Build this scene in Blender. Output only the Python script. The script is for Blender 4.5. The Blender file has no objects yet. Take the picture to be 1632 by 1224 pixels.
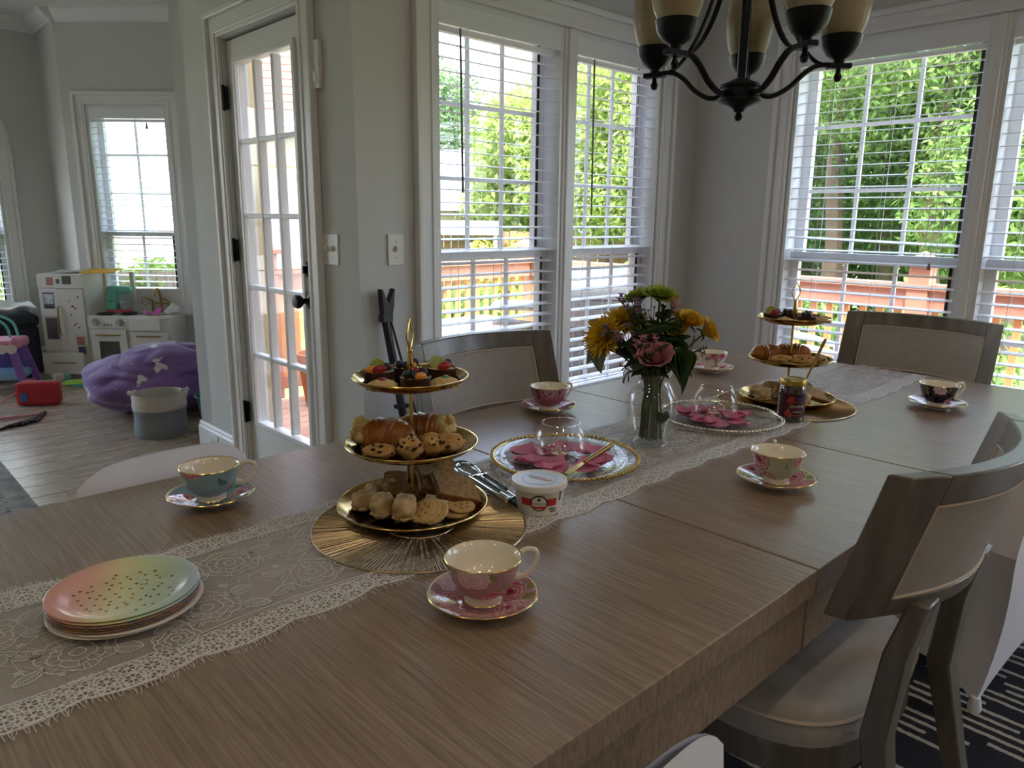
import bpy, bmesh, math, random
from mathutils import Vector, Matrix, noise
random.seed(7)
PI = math.pi
SC = bpy.context.scene
COL = SC.collection

# ------------------------------------------------------------------ camera
def make_camera():
    f_px, pitch, roll, yaw = 1184.0, math.radians(12.565), math.radians(0.6225), math.radians(46.525)
    fw = Vector((math.cos(yaw)*math.cos(pitch), math.sin(yaw)*math.cos(pitch), -math.sin(pitch)))
    rt = Vector((math.sin(yaw), -math.cos(yaw), 0))
    up = rt.cross(fw)
    r2 = rt*math.cos(roll) + up*math.sin(roll)
    u2 = up*math.cos(roll) - rt*math.sin(roll)
    m = Matrix((r2, u2, -fw)).transposed().to_4x4()
    cd = bpy.data.cameras.new('camera'); cd.sensor_width = 36.0
    cd.lens = f_px/1632.0*36.0; cd.clip_start = 0.02; cd.clip_end = 300
    co = bpy.data.objects.new('camera', cd); COL.objects.link(co)
    m.translation = Vector((0, 0, 1.28)); co.matrix_world = m
    SC.camera = co
make_camera()

# ------------------------------------------------------------------ sky, sun, exposure
W = bpy.data.worlds.new('sky'); SC.world = W; W.use_nodes = True
_n = W.node_tree.nodes; _l = W.node_tree.links; _n.clear()
_sky = _n.new('ShaderNodeTexSky'); _sky.sky_type = 'NISHITA'; _sky.sun_disc = False
_sky.sun_elevation = math.radians(60); _sky.sun_rotation = math.radians(225)
_sky.air_density = 1.0; _sky.dust_density = 3.0; _sky.ozone_density = 1.0
_bg = _n.new('ShaderNodeBackground'); _bg.inputs['Strength'].default_value = 1.35
_wo = _n.new('ShaderNodeOutputWorld')
_hs = _n.new('ShaderNodeHueSaturation'); _hs.inputs['Saturation'].default_value = 0.75
_l.new(_sky.outputs[0], _hs.inputs['Color']); _l.new(_hs.outputs[0], _bg.inputs[0]); _l.new(_bg.outputs[0], _wo.inputs[0])
sd = bpy.data.lights.new('sun', 'SUN'); sd.energy = 4.4; sd.angle = math.radians(0.7); sd.color = (1, .95, .86)
so = bpy.data.objects.new('sun', sd); COL.objects.link(so)
so.rotation_euler = Vector((-0.42, -0.40, 1.0)).to_track_quat('Z', 'Y').to_euler()
SC.view_settings.view_transform = 'Standard'; SC.view_settings.look = 'None'
SC.view_settings.gamma = 1.0; SC.view_settings.use_curve_mapping = False
SC.view_settings.exposure = 0.6
cy = SC.cycles
cy.use_denoising = True; cy.max_bounces = 10; cy.diffuse_bounces = 5; cy.glossy_bounces = 5
cy.transmission_bounces = 8; cy.transparent_max_bounces = 40; cy.caustics_reflective = False
cy.caustics_refractive = False; cy.sample_clamp_indirect = 4.0; cy.blur_glossy = 0.6

# ------------------------------------------------------------------ helpers: colour and materials
def hx(h):
    h = h.lstrip('#'); o = []
    for i in (0, 2, 4):
        c = int(h[i:i+2], 16)/255
        o.append(c/12.92 if c <= .04045 else ((c+.055)/1.055)**2.4)
    return (o[0], o[1], o[2], 1)
MATS = {}
class NT:
    def __init__(s, name):
        s.m = bpy.data.materials.new(name); s.m.use_nodes = True; s.t = s.m.node_tree
        s.t.nodes.clear(); s.out = s.t.nodes.new('ShaderNodeOutputMaterial')
    def n(s, typ, **kw):
        nd = s.t.nodes.new('ShaderNode'+typ)
        for k, v in kw.items():
            if k.startswith('i_'):
                key = k[2:]
                s.set(nd, int(key) if key.isdigit() else key, v)
            else: setattr(nd, k, v)
        return nd
    def set(s, nd, key, v):
        inp = nd.inputs[key]
        if isinstance(v, bpy.types.NodeSocket): s.t.links.new(v, inp)
        elif isinstance(v, bpy.types.Node): s.t.links.new(v.outputs[0], inp)
        else: inp.default_value = v
    def math(s, op, a, b=0.0, c=None):
        nd = s.t.nodes.new('ShaderNodeMath'); nd.operation = op
        s.set(nd, 0, a); s.set(nd, 1, b)
        if c is not None: s.set(nd, 2, c)
        return nd.outputs[0]
    def mix(s, fac, a, b, blend='MIX'):
        nd = s.t.nodes.new('ShaderNodeMix'); nd.data_type = 'RGBA'; nd.blend_type = blend
        s.set(nd, 0, fac); s.set(nd, 6, a); s.set(nd, 7, b)
        return nd.outputs[2]
    def ramp(s, fac, stops, interp='LINEAR'):
        nd = s.t.nodes.new('ShaderNodeValToRGB'); cr = nd.color_ramp; cr.interpolation = interp
        while len(cr.elements) < len(stops): cr.elements.new(0.5)
        for e, (p, c) in zip(cr.elements, stops):
            e.position = p; e.color = c if len(c) == 4 else (*c, 1)
        s.set(nd, 0, fac); return nd.outputs[0]
    def coord(s, which='Object', scale=(1, 1, 1), loc=(0, 0, 0)):
        tc = s.t.nodes.new('ShaderNodeTexCoord'); mp = s.t.nodes.new('ShaderNodeMapping')
        mp.inputs['Scale'].default_value = scale; mp.inputs['Location'].default_value = loc
        s.t.links.new(tc.outputs[which], mp.inputs[0]); return mp.outputs[0]
    def noise(s, vec, scale, detail=3, rough=.5, dist=0.0):
        nd = s.n('TexNoise'); s.set(nd, 'Vector', vec); s.set(nd, 'Scale', scale); s.set(nd, 'Detail', detail)
        s.set(nd, 'Roughness', rough); s.set(nd, 'Distortion', dist); return nd.outputs[0]
    def voro(s, vec, scale, feature='F1', dims='3D', out='Distance', rand=1.0):
        nd = s.n('TexVoronoi', feature=feature, voronoi_dimensions=dims)
        s.set(nd, 'Vector', vec); s.set(nd, 'Scale', scale); s.set(nd, 'Randomness', rand)
        return nd.outputs[out]
    def bump(s, h, strength=.3, dist=.01):
        nd = s.n('Bump'); s.set(nd, 'Height', h); nd.inputs['Strength'].default_value = strength
        nd.inputs['Distance'].default_value = dist; return nd.outputs[0]
    def bsdf(s, col, rough=.5, metal=0.0, **kw):
        b = s.t.nodes.new('ShaderNodeBsdfPrincipled')
        s.set(b, 'Base Color', col); s.set(b, 'Roughness', rough); s.set(b, 'Metallic', metal)
        for k, v in kw.items(): s.set(b, k.replace('_', ' '), v)
        return b
    def done(s, shader):
        s.t.links.new(shader.outputs[0], s.out.inputs[0]); return s.m

def M(name, col='808080', rough=.5, metal=0.0, var=0.0, vscale=8.0, bump=0.0, bscale=60.0, spec=None, **kw):
    """plain procedural material: base colour with a little noise variation and fine bump"""
    if name in MATS: return MATS[name]
    t = NT(name); c = hx(col) if isinstance(col, str) else (*col[:3], 1)
    vec = t.coord()
    colr = c
    if var:
        nz = t.noise(vec, vscale, 4)
        d = tuple(x*(1-var) for x in c[:3])+(1,); u = tuple(min(1, x*(1+var)) for x in c[:3])+(1,)
        colr = t.ramp(nz, [(.3, d), (.7, u)])
    b = t.bsdf(colr, rough, metal, **kw)
    if spec is not None: t.set(b, 'Specular IOR Level', spec)
    if bump:
        t.set(b, 'Normal', t.bump(t.noise(vec, bscale, 4), bump, .004))
    MATS[name] = t.done(b); return MATS[name]

def glass(name, tint=(1, 1, 1), rough=0.0, ior=1.45, base=.0):
    """thin-walled glass: clear with a Fresnel reflection"""
    if name in MATS: return MATS[name]
    t = NT(name)
    tr = t.n('BsdfTransparent'); t.set(tr, 'Color', (*tint, 1))
    gl = t.n('BsdfGlossy'); t.set(gl, 'Roughness', rough); t.set(gl, 'Color', (1, 1, 1, 1))
    fr = t.n('Fresnel'); t.set(fr, 'IOR', ior)
    geo = t.n('NewGeometry')
    # same reflection from either side of the thin wall
    lw = t.n('LayerWeight'); t.set(lw, 'Blend', .12)
    fac = t.math('ADD', t.math('MULTIPLY', t.math('POWER', lw.outputs['Facing'], 2.2), .75), .035+base)
    mx = t.n('MixShader'); t.set(mx, 0, fac); t.set(mx, 1, tr); t.set(mx, 2, gl)
    MATS[name] = t.done(mx); return MATS[name]

# ------------------------------------------------------------------ helpers: meshes
class MB:
    def __init__(s): s.v = []; s.f = []; s.mi = []
    def add(s, vs, fs, mi=0):
        o = len(s.v); s.v += [tuple(x) for x in vs]
        s.f += [tuple(i+o for i in f) for f in fs]; s.mi += [mi]*len(fs); return s
    def box(s, c, d, R=None, mi=0, taper=1.0):
        x, y, z = d[0]/2, d[1]/2, d[2]/2
        vs = []
        for k in (-1, 1):
            t = taper if k == 1 else 1.0
            vs += [Vector((-x*t, -y*t, k*z)), Vector((x*t, -y*t, k*z)), Vector((x*t, y*t, k*z)), Vector((-x*t, y*t, k*z))]
        if R is not None: vs = [R @ q for q in vs]
        vs = [q+Vector(c) for q in vs]
        return s.add(vs, [(0, 3, 2, 1), (4, 5, 6, 7), (0, 1, 5, 4), (1, 2, 6, 5), (2, 3, 7, 6), (3, 0, 4, 7)], mi)
    def hexa(s, p, mi=0):
        return s.add(p, [(0, 3, 2, 1), (4, 5, 6, 7), (0, 1, 5, 4), (1, 2, 6, 5), (2, 3, 7, 6), (3, 0, 4, 7)], mi)
    def bar(s, a, b, w, h, upv=(0, 0, 1), mi=0):
        a, b = Vector(a), Vector(b); d = (b-a).normalized(); u = Vector(upv)
        if abs(d.dot(u)) > .98: u = Vector((1, 0, 0))
        x = d.cross(u).normalized(); y = x.cross(d)
        p = []
        for q in (a, b):
            p += [q-x*w/2-y*h/2, q+x*w/2-y*h/2, q+x*w/2+y*h/2, q-x*w/2+y*h/2]
        return s.hexa(p, mi)
    def tube(s, pts, r, n=8, closed=False, caps=True, mi=0, flat=1.0, upv=(0, 0, 1)):
        pts = [Vector(p) for p in pts]; m = len(pts); rs = r if isinstance(r, (list, tuple)) else [r]*m
        prev = None; vs = []
        for i, p in enumerate(pts):
            if closed: d = pts[(i+1) % m]-pts[i-1]
            else: d = pts[min(i+1, m-1)]-pts[max(i-1, 0)]
            d.normalize()
            if prev is None:
                u = Vector(upv)
                if abs(u.dot(d)) > .95: u = Vector((1, 0, 0))
            else: u = prev
            u = (u-d*u.dot(d)).normalized(); prev = u; w = d.cross(u)
            for k in range(n):
                a = 2*PI*k/n
                vs.append(p+(w*math.cos(a)+u*math.sin(a)*flat)*rs[i])
        fs = []
        for i in range(m if closed else m-1):
            j = (i+1) % m
            for k in range(n):
                k2 = (k+1) % n; fs.append((i*n+k, i*n+k2, j*n+k2, j*n+k))
        if caps and not closed:
            fs.append(tuple(range(n-1, -1, -1))); fs.append(tuple((m-1)*n+k for k in range(n)))
        return s.add(vs, fs, mi)
    def lathe(s, prof, n=32, c=(0, 0, 0), mi=0, mis=None, rmod=None, ax=1.0):
        """profile of (r, z) turned about z; r==0 ends close to a point"""
        c = Vector(c); vs = []; rows = []
        for (r, z) in prof:
            if r < 1e-6:
                rows.append([len(vs)]); vs.append(c+Vector((0, 0, z)))
            else:
                row = []
                for k in range(n):
                    a = 2*PI*k/n; rr = r*(rmod(a, r, z) if rmod else 1.0)
                    row.append(len(vs)); vs.append(c+Vector((rr*math.cos(a), rr*ax*math.sin(a), z)))
                rows.append(row)
        o = len(s.v); s.v += [tuple(x) for x in vs]
        for i in range(len(rows)-1):
            A, B = rows[i], rows[i+1]; mm = mis[i] if mis else mi
            for k in range(n):
                k2 = (k+1) % n
                if len(A) == 1 and len(B) == 1: continue
                if len(A) == 1: f = (A[0], B[k2], B[k])
                elif len(B) == 1: f = (A[k], A[k2], B[0])
                else: f = (A[k], A[k2], B[k2], B[k])
                s.f.append(tuple(q+o for q in f)); s.mi.append(mm)
        return s
    def prism(s, poly, z0, z1, mi=0, F=None):
        n = len(poly); F = F or (lambda x, y, z: (x, y, z))
        vs = [F(x, y, z0) for x, y in poly]+[F(x, y, z1) for x, y in poly]
        fs = [tuple(range(n-1, -1, -1)), tuple(range(n, 2*n))]+[(i, (i+1) % n, n+(i+1) % n, n+i) for i in range(n)]
        return s.add(vs, fs, mi)
    def grid(s, fn, nu, nv, mi=0, cu=False, thick=0.0):
        vs = [Vector(fn(i/nu, j/nv)) for j in range(nv+1) for i in range(nu+1)]
        w = nu+1
        fs = [(j*w+i, j*w+i+1, (j+1)*w+i+1, (j+1)*w+i) for j in range(nv) for i in range(nu)]
        if thick:
            N = [Vector((0, 0, 0)) for _ in vs]
            for f in fs:
                nn = (vs[f[2]]-vs[f[0]]).cross(vs[f[3]]-vs[f[1]])
                for q in f: N[q] += nn
            o = len(vs)
            vs2 = [v-(nn.normalized() if nn.length > 0 else nn)*thick for v, nn in zip(vs, N)]
            edge = [i for i in range(w)]+[j*w+nu for j in range(1, nv+1)]+[nv*w+i for i in range(nu-1, -1, -1)]+[j*w for j in range(nv-1, 0, -1)]
            fs2 = [tuple(q+o for q in f[::-1]) for f in fs]
            m = len(edge)
            fs = fs+fs2+[(edge[(k+1) % m], edge[k], edge[k]+o, edge[(k+1) % m]+o) for k in range(m)]
            vs = vs+vs2
        return s.add(vs, fs, mi)
    def ball(s, c, r, n=12, m=8, mi=0, sc=(1, 1, 1), disp=None, R=None):
        c = Vector(c); vs = [Vector((0, 0, -1))]
        for j in range(1, m):
            t = -PI/2+PI*j/m
            for k in range(n): vs.append(Vector((math.cos(t)*math.cos(2*PI*k/n), math.cos(t)*math.sin(2*PI*k/n), math.sin(t))))
        vs.append(Vector((0, 0, 1)))
        fs = [(0, 1+(k+1) % n, 1+k) for k in range(n)]
        for j in range(m-2):
            for k in range(n):
                a = 1+j*n; fs.append((a+k, a+(k+1) % n, a+n+(k+1) % n, a+n+k))
        L = len(vs)-1; a = 1+(m-2)*n
        fs += [(a+k, a+(k+1) % n, L) for k in range(n)]
        out = []
        for q in vs:
            d = disp(q) if disp else 1.0
            q = Vector((q.x*sc[0]*d, q.y*sc[1]*d, q.z*sc[2]*d))*r
            if R is not None: q = R @ q
            out.append(c+q)
        return s.add(out, fs, mi)
    def moved(s, Mx): s.v = [tuple(Mx @ Vector(q)) for q in s.v]; return s
    def mesh(s, name, mats, smooth=40):
        me = bpy.data.meshes.new(name); me.from_pydata(s.v, [], s.f)
        for m in (mats if isinstance(mats, (list, tuple)) else [mats]): me.materials.append(m)
        if max(s.mi, default=0) > 0: me.polygons.foreach_set('material_index', s.mi)
        me.update()
        if smooth:
            me.polygons.foreach_set('use_smooth', [True]*len(me.polygons))
            me.set_sharp_from_angle(angle=math.radians(smooth))
        return me
    def build(s, name, mats, parent=None, smooth=40, loc=None, rot=None, bevel=0.0):
        o = bpy.data.objects.new(name, s.mesh(name, mats, smooth)); COL.objects.link(o)
        if parent is not None: o.parent = parent
        if loc is not None: o.location = loc
        if rot is not None: o.rotation_euler = rot
        if bevel:
            b = o.modifiers.new('bevel', 'BEVEL'); b.width = bevel; b.segments = 2; b.limit_method = 'ANGLE'
        return o

def tag(o, label=None, cat=None, group=None, kind=None):
    if label: o['label'] = label
    if cat: o['category'] = cat
    if group: o['group'] = group
    if kind: o['kind'] = kind
    return o
def thing(name, label, cat, loc=(0, 0, 0), rz=0.0, group=None, kind=None):
    o = bpy.data.objects.new(name, None); COL.objects.link(o); o.empty_display_size = .05
    o.location = loc; o.rotation_euler = (0, 0, rz)
    return tag(o, label, cat, group, kind)
def kids(o): return [c for c in bpy.data.objects if c.parent == o]
def copy_tree(o, parent=None, ch=None):
    if ch is None:
        ch = {}
        for c in bpy.data.objects:
            if c.parent: ch.setdefault(c.parent.name, []).append(c)
    c = o.copy(); COL.objects.link(c); c.parent = parent
    for q in ch.get(o.name, []): copy_tree(q, c, ch)
    return c
def share(src, name, parent, loc, rot=(0, 0, 0), scale=None):
    o = bpy.data.objects.new(name, src.data if hasattr(src, 'data') else src); COL.objects.link(o)
    o.parent = parent; o.location = loc; o.rotation_euler = rot
    if scale is not None: o.scale = scale
    return o
def part(name, mb, mat, parent, **kw): return mb.build(name, mat, parent, **kw)
def struct(o, label=None): o['kind'] = 'structure'; return tag(o, label)
def Rz(a): return Matrix.Rotation(a, 3, 'Z')
def Rx(a): return Matrix.Rotation(a, 3, 'X')
def Ry(a): return Matrix.Rotation(a, 3, 'Y')
def spline(P, n=8):
    """Catmull-Rom through points"""
    P = [Vector(p) for p in P]; out = []
    Q = [P[0]*2-P[1]]+P+[P[-1]*2-P[-2]]
    for i in range(1, len(Q)-2):
        a, b, c, d = Q[i-1], Q[i], Q[i+1], Q[i+2]
        for k in range(n):
            t = k/n
            out.append(.5*((2*b)+(c-a)*t+(2*a-5*b+4*c-d)*t*t+(3*b-a-3*c+d)*t**3))
    out.append(P[-1]); return out
def textmesh(s, size, align='CENTER', shear=0.0):
    """verts (2D) and faces of a line of lettering in the built-in font"""
    cu = bpy.data.curves.new('lettering', 'FONT'); cu.body = s; cu.size = size; cu.align_x = align
    cu.align_y = 'CENTER'; cu.shear = shear; cu.resolution_u = 3
    o = bpy.data.objects.new('lettering', cu); COL.objects.link(o)
    dg = bpy.context.evaluated_depsgraph_get(); dg.update()
    me = bpy.data.meshes.new_from_object(o.evaluated_get(dg))
    vs = [tuple(v.co) for v in me.vertices]; fs = [tuple(p.vertices) for p in me.polygons]
    bpy.data.objects.remove(o); bpy.data.curves.remove(cu); bpy.data.meshes.remove(me)
    return vs, fs
# ------------------------------------------------------------------ materials of the setting
WALL = M('wall_paint', 'd3d2cf', .75, var=.015, vscale=3, bump=.05, bscale=220)
TRIM = M('trim_paint', 'e9e8e6', .35, spec=.4)
CEIL = M('ceiling_paint', 'dcdad6', .8)
VINYL = M('window_vinyl', 'e4e6e8', .35)
BLIND = M('blind_slat', 'eef0f2', .4, Transmission_Weight=0.0)
CREAM = M('cream_siding', 'b8a67e', .7, var=.05, vscale=6)
PANE = glass('window_glass')
BLK = M('black_metal', '17181a', .35, .6)
GASK = M('dark_gasket', '1c1b1a', .6)
PLATEW = M('white_plastic', 'e8e6e0', .35)

def wood_floor():
    t = NT('floor_wood'); oi = t.n('ObjectInfo')
    v = t.coord('Object', (1.2, 9, 1)); add = t.n('VectorMath', operation='ADD')
    sc = t.n('VectorMath', operation='SCALE'); t.set(sc, 0, (17.0, 5.0, 3.0)); t.set(sc, 'Scale', oi.outputs['Random'])
    t.set(add, 0, v); t.set(add, 1, sc)
    n1 = t.noise(add.outputs[0], 5, 6, .6, .6)
    c = t.ramp(n1, [(.25, hx('94826f')), (.5, hx('b5a392')), (.75, hx('c8b9aa'))])
    c = t.mix(t.math('MULTIPLY', oi.outputs['Random'], .45), c, hx('a39281'))
    b = t.bsdf(c, t.math('MULTIPLY_ADD', n1, .2, .16), 0.0)
    t.set(b, 'Normal', t.bump(n1, .08, .003))
    return t.done(b)
FLOORW = wood_floor()

# ------------------------------------------------------------------ wall panels with openings (one continuous mesh)
def wall_panel(L, z0, z1, th, holes, inner=0, outer=1):
    us = sorted({0, L}.union(*[{h[0], h[1]} for h in holes])) if holes else [0, L]
    zs = sorted({z0, z1}.union(*[{h[2], h[3]} for h in holes])) if holes else [z0, z1]
    bm = MB(); nu, nz = len(us), len(zs)
    vi = {}
    for k, w in enumerate((0, th)):
        for j, z in enumerate(zs):
            for i, u in enumerate(us): vi[i, j, k] = len(bm.v); bm.v.append((u, w, z))
    def solid(i, j):
        if i < 0 or j < 0 or i >= nu-1 or j >= nz-1: return False
        u, z = (us[i]+us[i+1])/2, (zs[j]+zs[j+1])/2
        return not any(h[0] < u < h[1] and h[2] < z < h[3] for h in holes)
    def F(f, m): bm.f.append(f); bm.mi.append(m)
    for i in range(nu-1):
        for j in range(nz-1):
            if not solid(i, j): continue
            F((vi[i, j, 0], vi[i+1, j, 0], vi[i+1, j+1, 0], vi[i, j+1, 0]), inner)
            F((vi[i, j, 1], vi[i, j+1, 1], vi[i+1, j+1, 1], vi[i+1, j, 1]), outer)
            if not solid(i-1, j): F((vi[i, j, 0], vi[i, j+1, 0], vi[i, j+1, 1], vi[i, j, 1]), inner)
            if not solid(i+1, j): F((vi[i+1, j, 0], vi[i+1, j, 1], vi[i+1, j+1, 1], vi[i+1, j+1, 0]), inner)
            if not solid(i, j-1): F((vi[i, j, 0], vi[i, j, 1], vi[i+1, j, 1], vi[i+1, j, 0]), inner)
            if not solid(i, j+1): F((vi[i, j+1, 0], vi[i+1, j+1, 0], vi[i+1, j+1, 1], vi[i, j+1, 1]), inner)
    return bm
def ring(u0, u1, z0, z1, wd, w0, w1, bottom=True):
    """rectangular frame lying in the wall plane, width wd outwards from the opening, from depth w0 to w1"""
    if bottom:
        return wall_panel_at(u0-wd, u1+wd, z0-wd, z1+wd, w0, w1, [(u0, u1, z0, z1)])
    return wall_panel_at(u0-wd, u1+wd, z0, z1+wd, w0, w1, [(u0, u1, z0-1, z1)], clip=z0)
def wall_panel_at(a, b, c, d, w0, w1, holes, clip=None):
    hs = [(h[0]-a, h[1]-a, max(h[2], c), h[3]) for h in holes]
    m = wall_panel(b-a, c, d, w1-w0, hs, 0, 0)
    m.v = [(x+a, y+w0, z) for x, y, z in m.v]; return m

def frame_root(name, O, rz, label=None):
    o = thing(name, None, None, (O[0], O[1], 0), rz); o['kind'] = 'structure'; return tag(o, label)

WALLS = []
def wall(name, O, rz, L, holes, th=.16, label=None, z1=2.8):
    m = wall_panel(L, 0, z1, th, holes)
    o = m.build(name, [WALL, CREAM], None, smooth=0); o.location = (O[0], O[1], 0); o.rotation_euler = (0, 0, rz)
    struct(o, label); return o
ZT, ZR = 2.10, 1.125           # window head and meeting rail
ZS = .40                       # sill
OA, OB, OC, OD, OE = (1.501, 2.414), (3.642, 2.414), (1.636, 6.849), (1.501, 4.10), (-3.5, 7.40)
aA, aB, aC, aD, aE = 0.0, -PI/2, -PI/4, -PI/2, 0.0
wall('wall_back', OA, aA, 2.141+.16, [(.365, 1.815, ZS, ZT)], label='pale wall with the double window behind the table')
wall('wall_right', OB, aB, 6.414, [(.56, 2.27, ZS, ZT), (3.0, 4.3, .04, 2.1)], label='pale wall with windows beyond the table end')
wall('wall_diagonal', OC, aC, 1.0, [(.19, .82, .58, ZT)], label='angled wall with a narrow window behind the toy kitchen')
wall('wall_side', OD, aD, 1.526, [(.597, 1.319, 0, 2.05)], th=.12, label='wall holding the glazed patio door')
wall('wall_left', OE, aE, 5.136, [(3.85, 4.76, .5, 1.72), (1.35, 3.65, .2, 2.4)], label='far wall of the play room')
wall('wall_return', (1.636, 7.40), -PI/2, .551, [], label='short return wall beside the angled wall')
wall('wall_corner', (1.90, 4.10), PI, .399, [], th=.15, label='short outer wall beside the patio door')
wall('wall_bay', (2.30, 6.185), math.atan2(-2.155, -.47), 2.15, [], th=.10, label='outer wall of the play room')
wall('wall_far', (-3.5, -4.0), PI/2, 11.4, [], label='wall across the room')
wall('wall_behind', (3.80, -4.0), PI, 7.3, [], label='wall behind the dining area')
cl = MB().prism([(-3.8, -4.3), (4.05, -4.3), (4.05, 2.70), (1.70, 2.70), (1.70, 3.92), (2.0, 3.92), (2.52, 6.35), (1.85, 7.05), (1.85, 7.7), (-3.8, 7.7)], 2.8, 3.05)
struct(cl.build('ceiling', CEIL, None, smooth=0), 'flat white ceiling')
fl = MB().prism([(-3.66, -4.16), (3.80, -4.16), (3.80, 2.57), (1.62, 2.57), (1.62, 3.95), (1.93, 3.95), (2.45, 6.3), (1.75, 7.0), (1.75, 7.56), (-3.66, 7.56)], -.2, -.003)
FLOOR = struct(fl.build('floor', FLOORW, None, smooth=0), 'grey brown wood plank floor')
# planks of the play room floor, laid along the table's direction
PW = .178
_pm = {}
def plank_mesh(L):
    k = round(L, 2)
    if k not in _pm:
        _pm[k] = MB().hexa([(0, 0, -.003), (k, 0, -.003), (k, PW-.003, -.003), (0, PW-.003, -.003), (.001, .001, 0), (k-.001, .001, 0), (k-.001, PW-.004, 0), (.001, PW-.004, 0)]).mesh('plank', FLOORW, 0)
    return _pm[k]
for r in range(27):
    y = 2.60+r*PW; x = -.75+random.choice((0, .3, .55, .8))-.5
    xmax = 1.49 if y < 4.12 else min(1.84+(y-4.12)*.21, 8.44-y)
    if y+PW > 7.4: break
    while x < xmax-.05:
        L = random.choice((1.2, 1.0, .8)); x1 = min(x+L, xmax)
        o = bpy.data.objects.new('plank', plank_mesh(x1-x-.003)); COL.objects.link(o); o.parent = FLOOR
        o.location = (x, y, 0); x = x1

# ------------------------------------------------------------------ windows
def sash(root, u0, u1, z0, z1, w, cols, rows, fw=.045, dark=True):
    """one sash: rails and stiles, muntin bars, and a pane of glass in every light"""
    a, b, c, d = u0+fw, u1-fw, z0+fw, z1-fw
    part('sash', wall_panel_at(u0, u1, z0, z1, w, w+.035, [(a, b, c, d)]), VINYL, root, smooth=0)
    cu, cz = (b-a)/cols, (d-c)/rows; mw = .018
    for i in range(1, cols): part('muntin', MB().box((a+cu*i, w+.018, (c+d)/2), (mw, .012, d-c)), VINYL, root, smooth=0)
    for j in range(1, rows): part('muntin', MB().box(((a+b)/2, w+.018, c+cz*j), (b-a, .0105, mw)), VINYL, root, smooth=0)
    pm = MB().box((0, 0, 0), (cu-.001, .003, cz-.001)).mesh('pane', PANE, 0)
    for i in range(cols):
        for j in range(rows): share(pm, 'pane', root, (a+cu*(i+.5), w+.018, c+cz*(j+.5)))
    if dark: part('gasket', MB().box((b+.004, w-.004, (c+d)/2), (.012, .006, d-c)), GASK, root, smooth=0)
WN = [0]
def window(O, rz, u0, u1, z0, z1, zr, cols, ru, rl, label, casing=None):
    WN[0] += 1
    root = frame_root('window_%d' % WN[0], O, rz, label)
    part('jamb', ring(u0+.018, u1-.018, z0+.018, z1-.018, .018, -.002, .15), VINYL, root, smooth=0)
    sash(root, u0+.018, u1-.018, zr-.025, z1-.018, .105, cols, ru)
    sash(root, u0+.018, u1-.018, z0+.018, zr+.025, .068, cols, rl)
    return root
TN = [0]
def casing(O, rz, u0, u1, z0, z1, wd=.10, bottom=True, label='white moulded casing'):
    TN[0] += 1
    root = frame_root('trim_%d' % TN[0], O, rz, label)
    part('casing', ring(u0-.006, u1+.006, z0-.006, z1+.006, wd-.03, -.016, 0, bottom), TRIM, root, smooth=0, bevel=.003)
    part('bead', ring(u0-.022, u1+.022, z0-.022, z1+.022, .012, -.021, -.014, bottom), TRIM, root, smooth=0, bevel=.003)
    part('backband', ring(u0-wd+.024, u1+wd-.024, z0-wd+.024, z1+wd-.024, .026, -.032, 0, bottom), TRIM, root, smooth=0, bevel=.005)
    return root
slat_cache = {}
BN = [0]
def blind(O, rz, u0, u1, z0, z1, label, wand=None, tilt=8, cords=(.16, .5, .84), pitch=.05, wandlen=.65, bend=()):
    root = thing('window_blind', label, 'blind', (O[0], O[1], 0), rz, 'white slatted window blinds')
    L = u1-u0-.012; wc = .036; um = (u0+u1)/2
    part('valance', MB().box((um, .006, z1-.052), (L+.006, .012, .085)).box((um, .03, z1-.035), (L, .04, .045)), BLIND, root, smooth=0, bevel=.003)
    part('head_rail', MB().box((um, .04, z1-.105), (L-.01, .03, .022)), BLIND, root, smooth=0)
    k = round(L, 3)
    if k not in slat_cache:
        prof = [(-.024, -.0012), (-.012, .0001), (0, .0005), (.012, .0001), (.024, -.0012)]
        m = MB()
        pr = prof+[(x, z-.0024) for x, z in prof[::-1]]; n = len(pr)
        vs = [(-L/2, y, z) for y, z in pr]+[(L/2, y, z) for y, z in pr]
        fs = [(i, (i+1) % n, n+(i+1) % n, n+i) for i in range(n)]+[tuple(range(n-1, -1, -1)), tuple(range(n, 2*n))]
        m.add(vs, fs); slat_cache[k] = m.mesh('slat', BLIND, 30)
    me = slat_cache[k]
    z = z1-.155; i = 0; zb = z0+.05
    while z > zb+.03:
        t = math.radians(tilt+random.uniform(-.8, .8)); ro = 0
        if i in bend: ro = math.radians(1.6); t += .05
        share(me, 'slat', root, (um, wc, z), (t, ro, 0)); z -= pitch; i += 1
    part('bottom_rail', MB().box((um, wc, zb), (L, .05, .018)), BLIND, root, smooth=0, bevel=.003)
    cm = MB().tube([(0, 0, z1-.1), (0, 0, zb)], .0011, 5, caps=False).mesh('ladder_cord', BLIND)
    for c in cords:
        for dw in (-.025, .025): share(cm, 'ladder_cord', root, (u0+(u1-u0)*c, wc+dw, 0))
    if wand is not None:
        part('tilt_wand', MB().tube([(wand, .0, z1-.1), (wand, -.012, z1-.1-wandlen)], .0045, 6), M('wand', '6d7072', .4), root)
    return root
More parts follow.
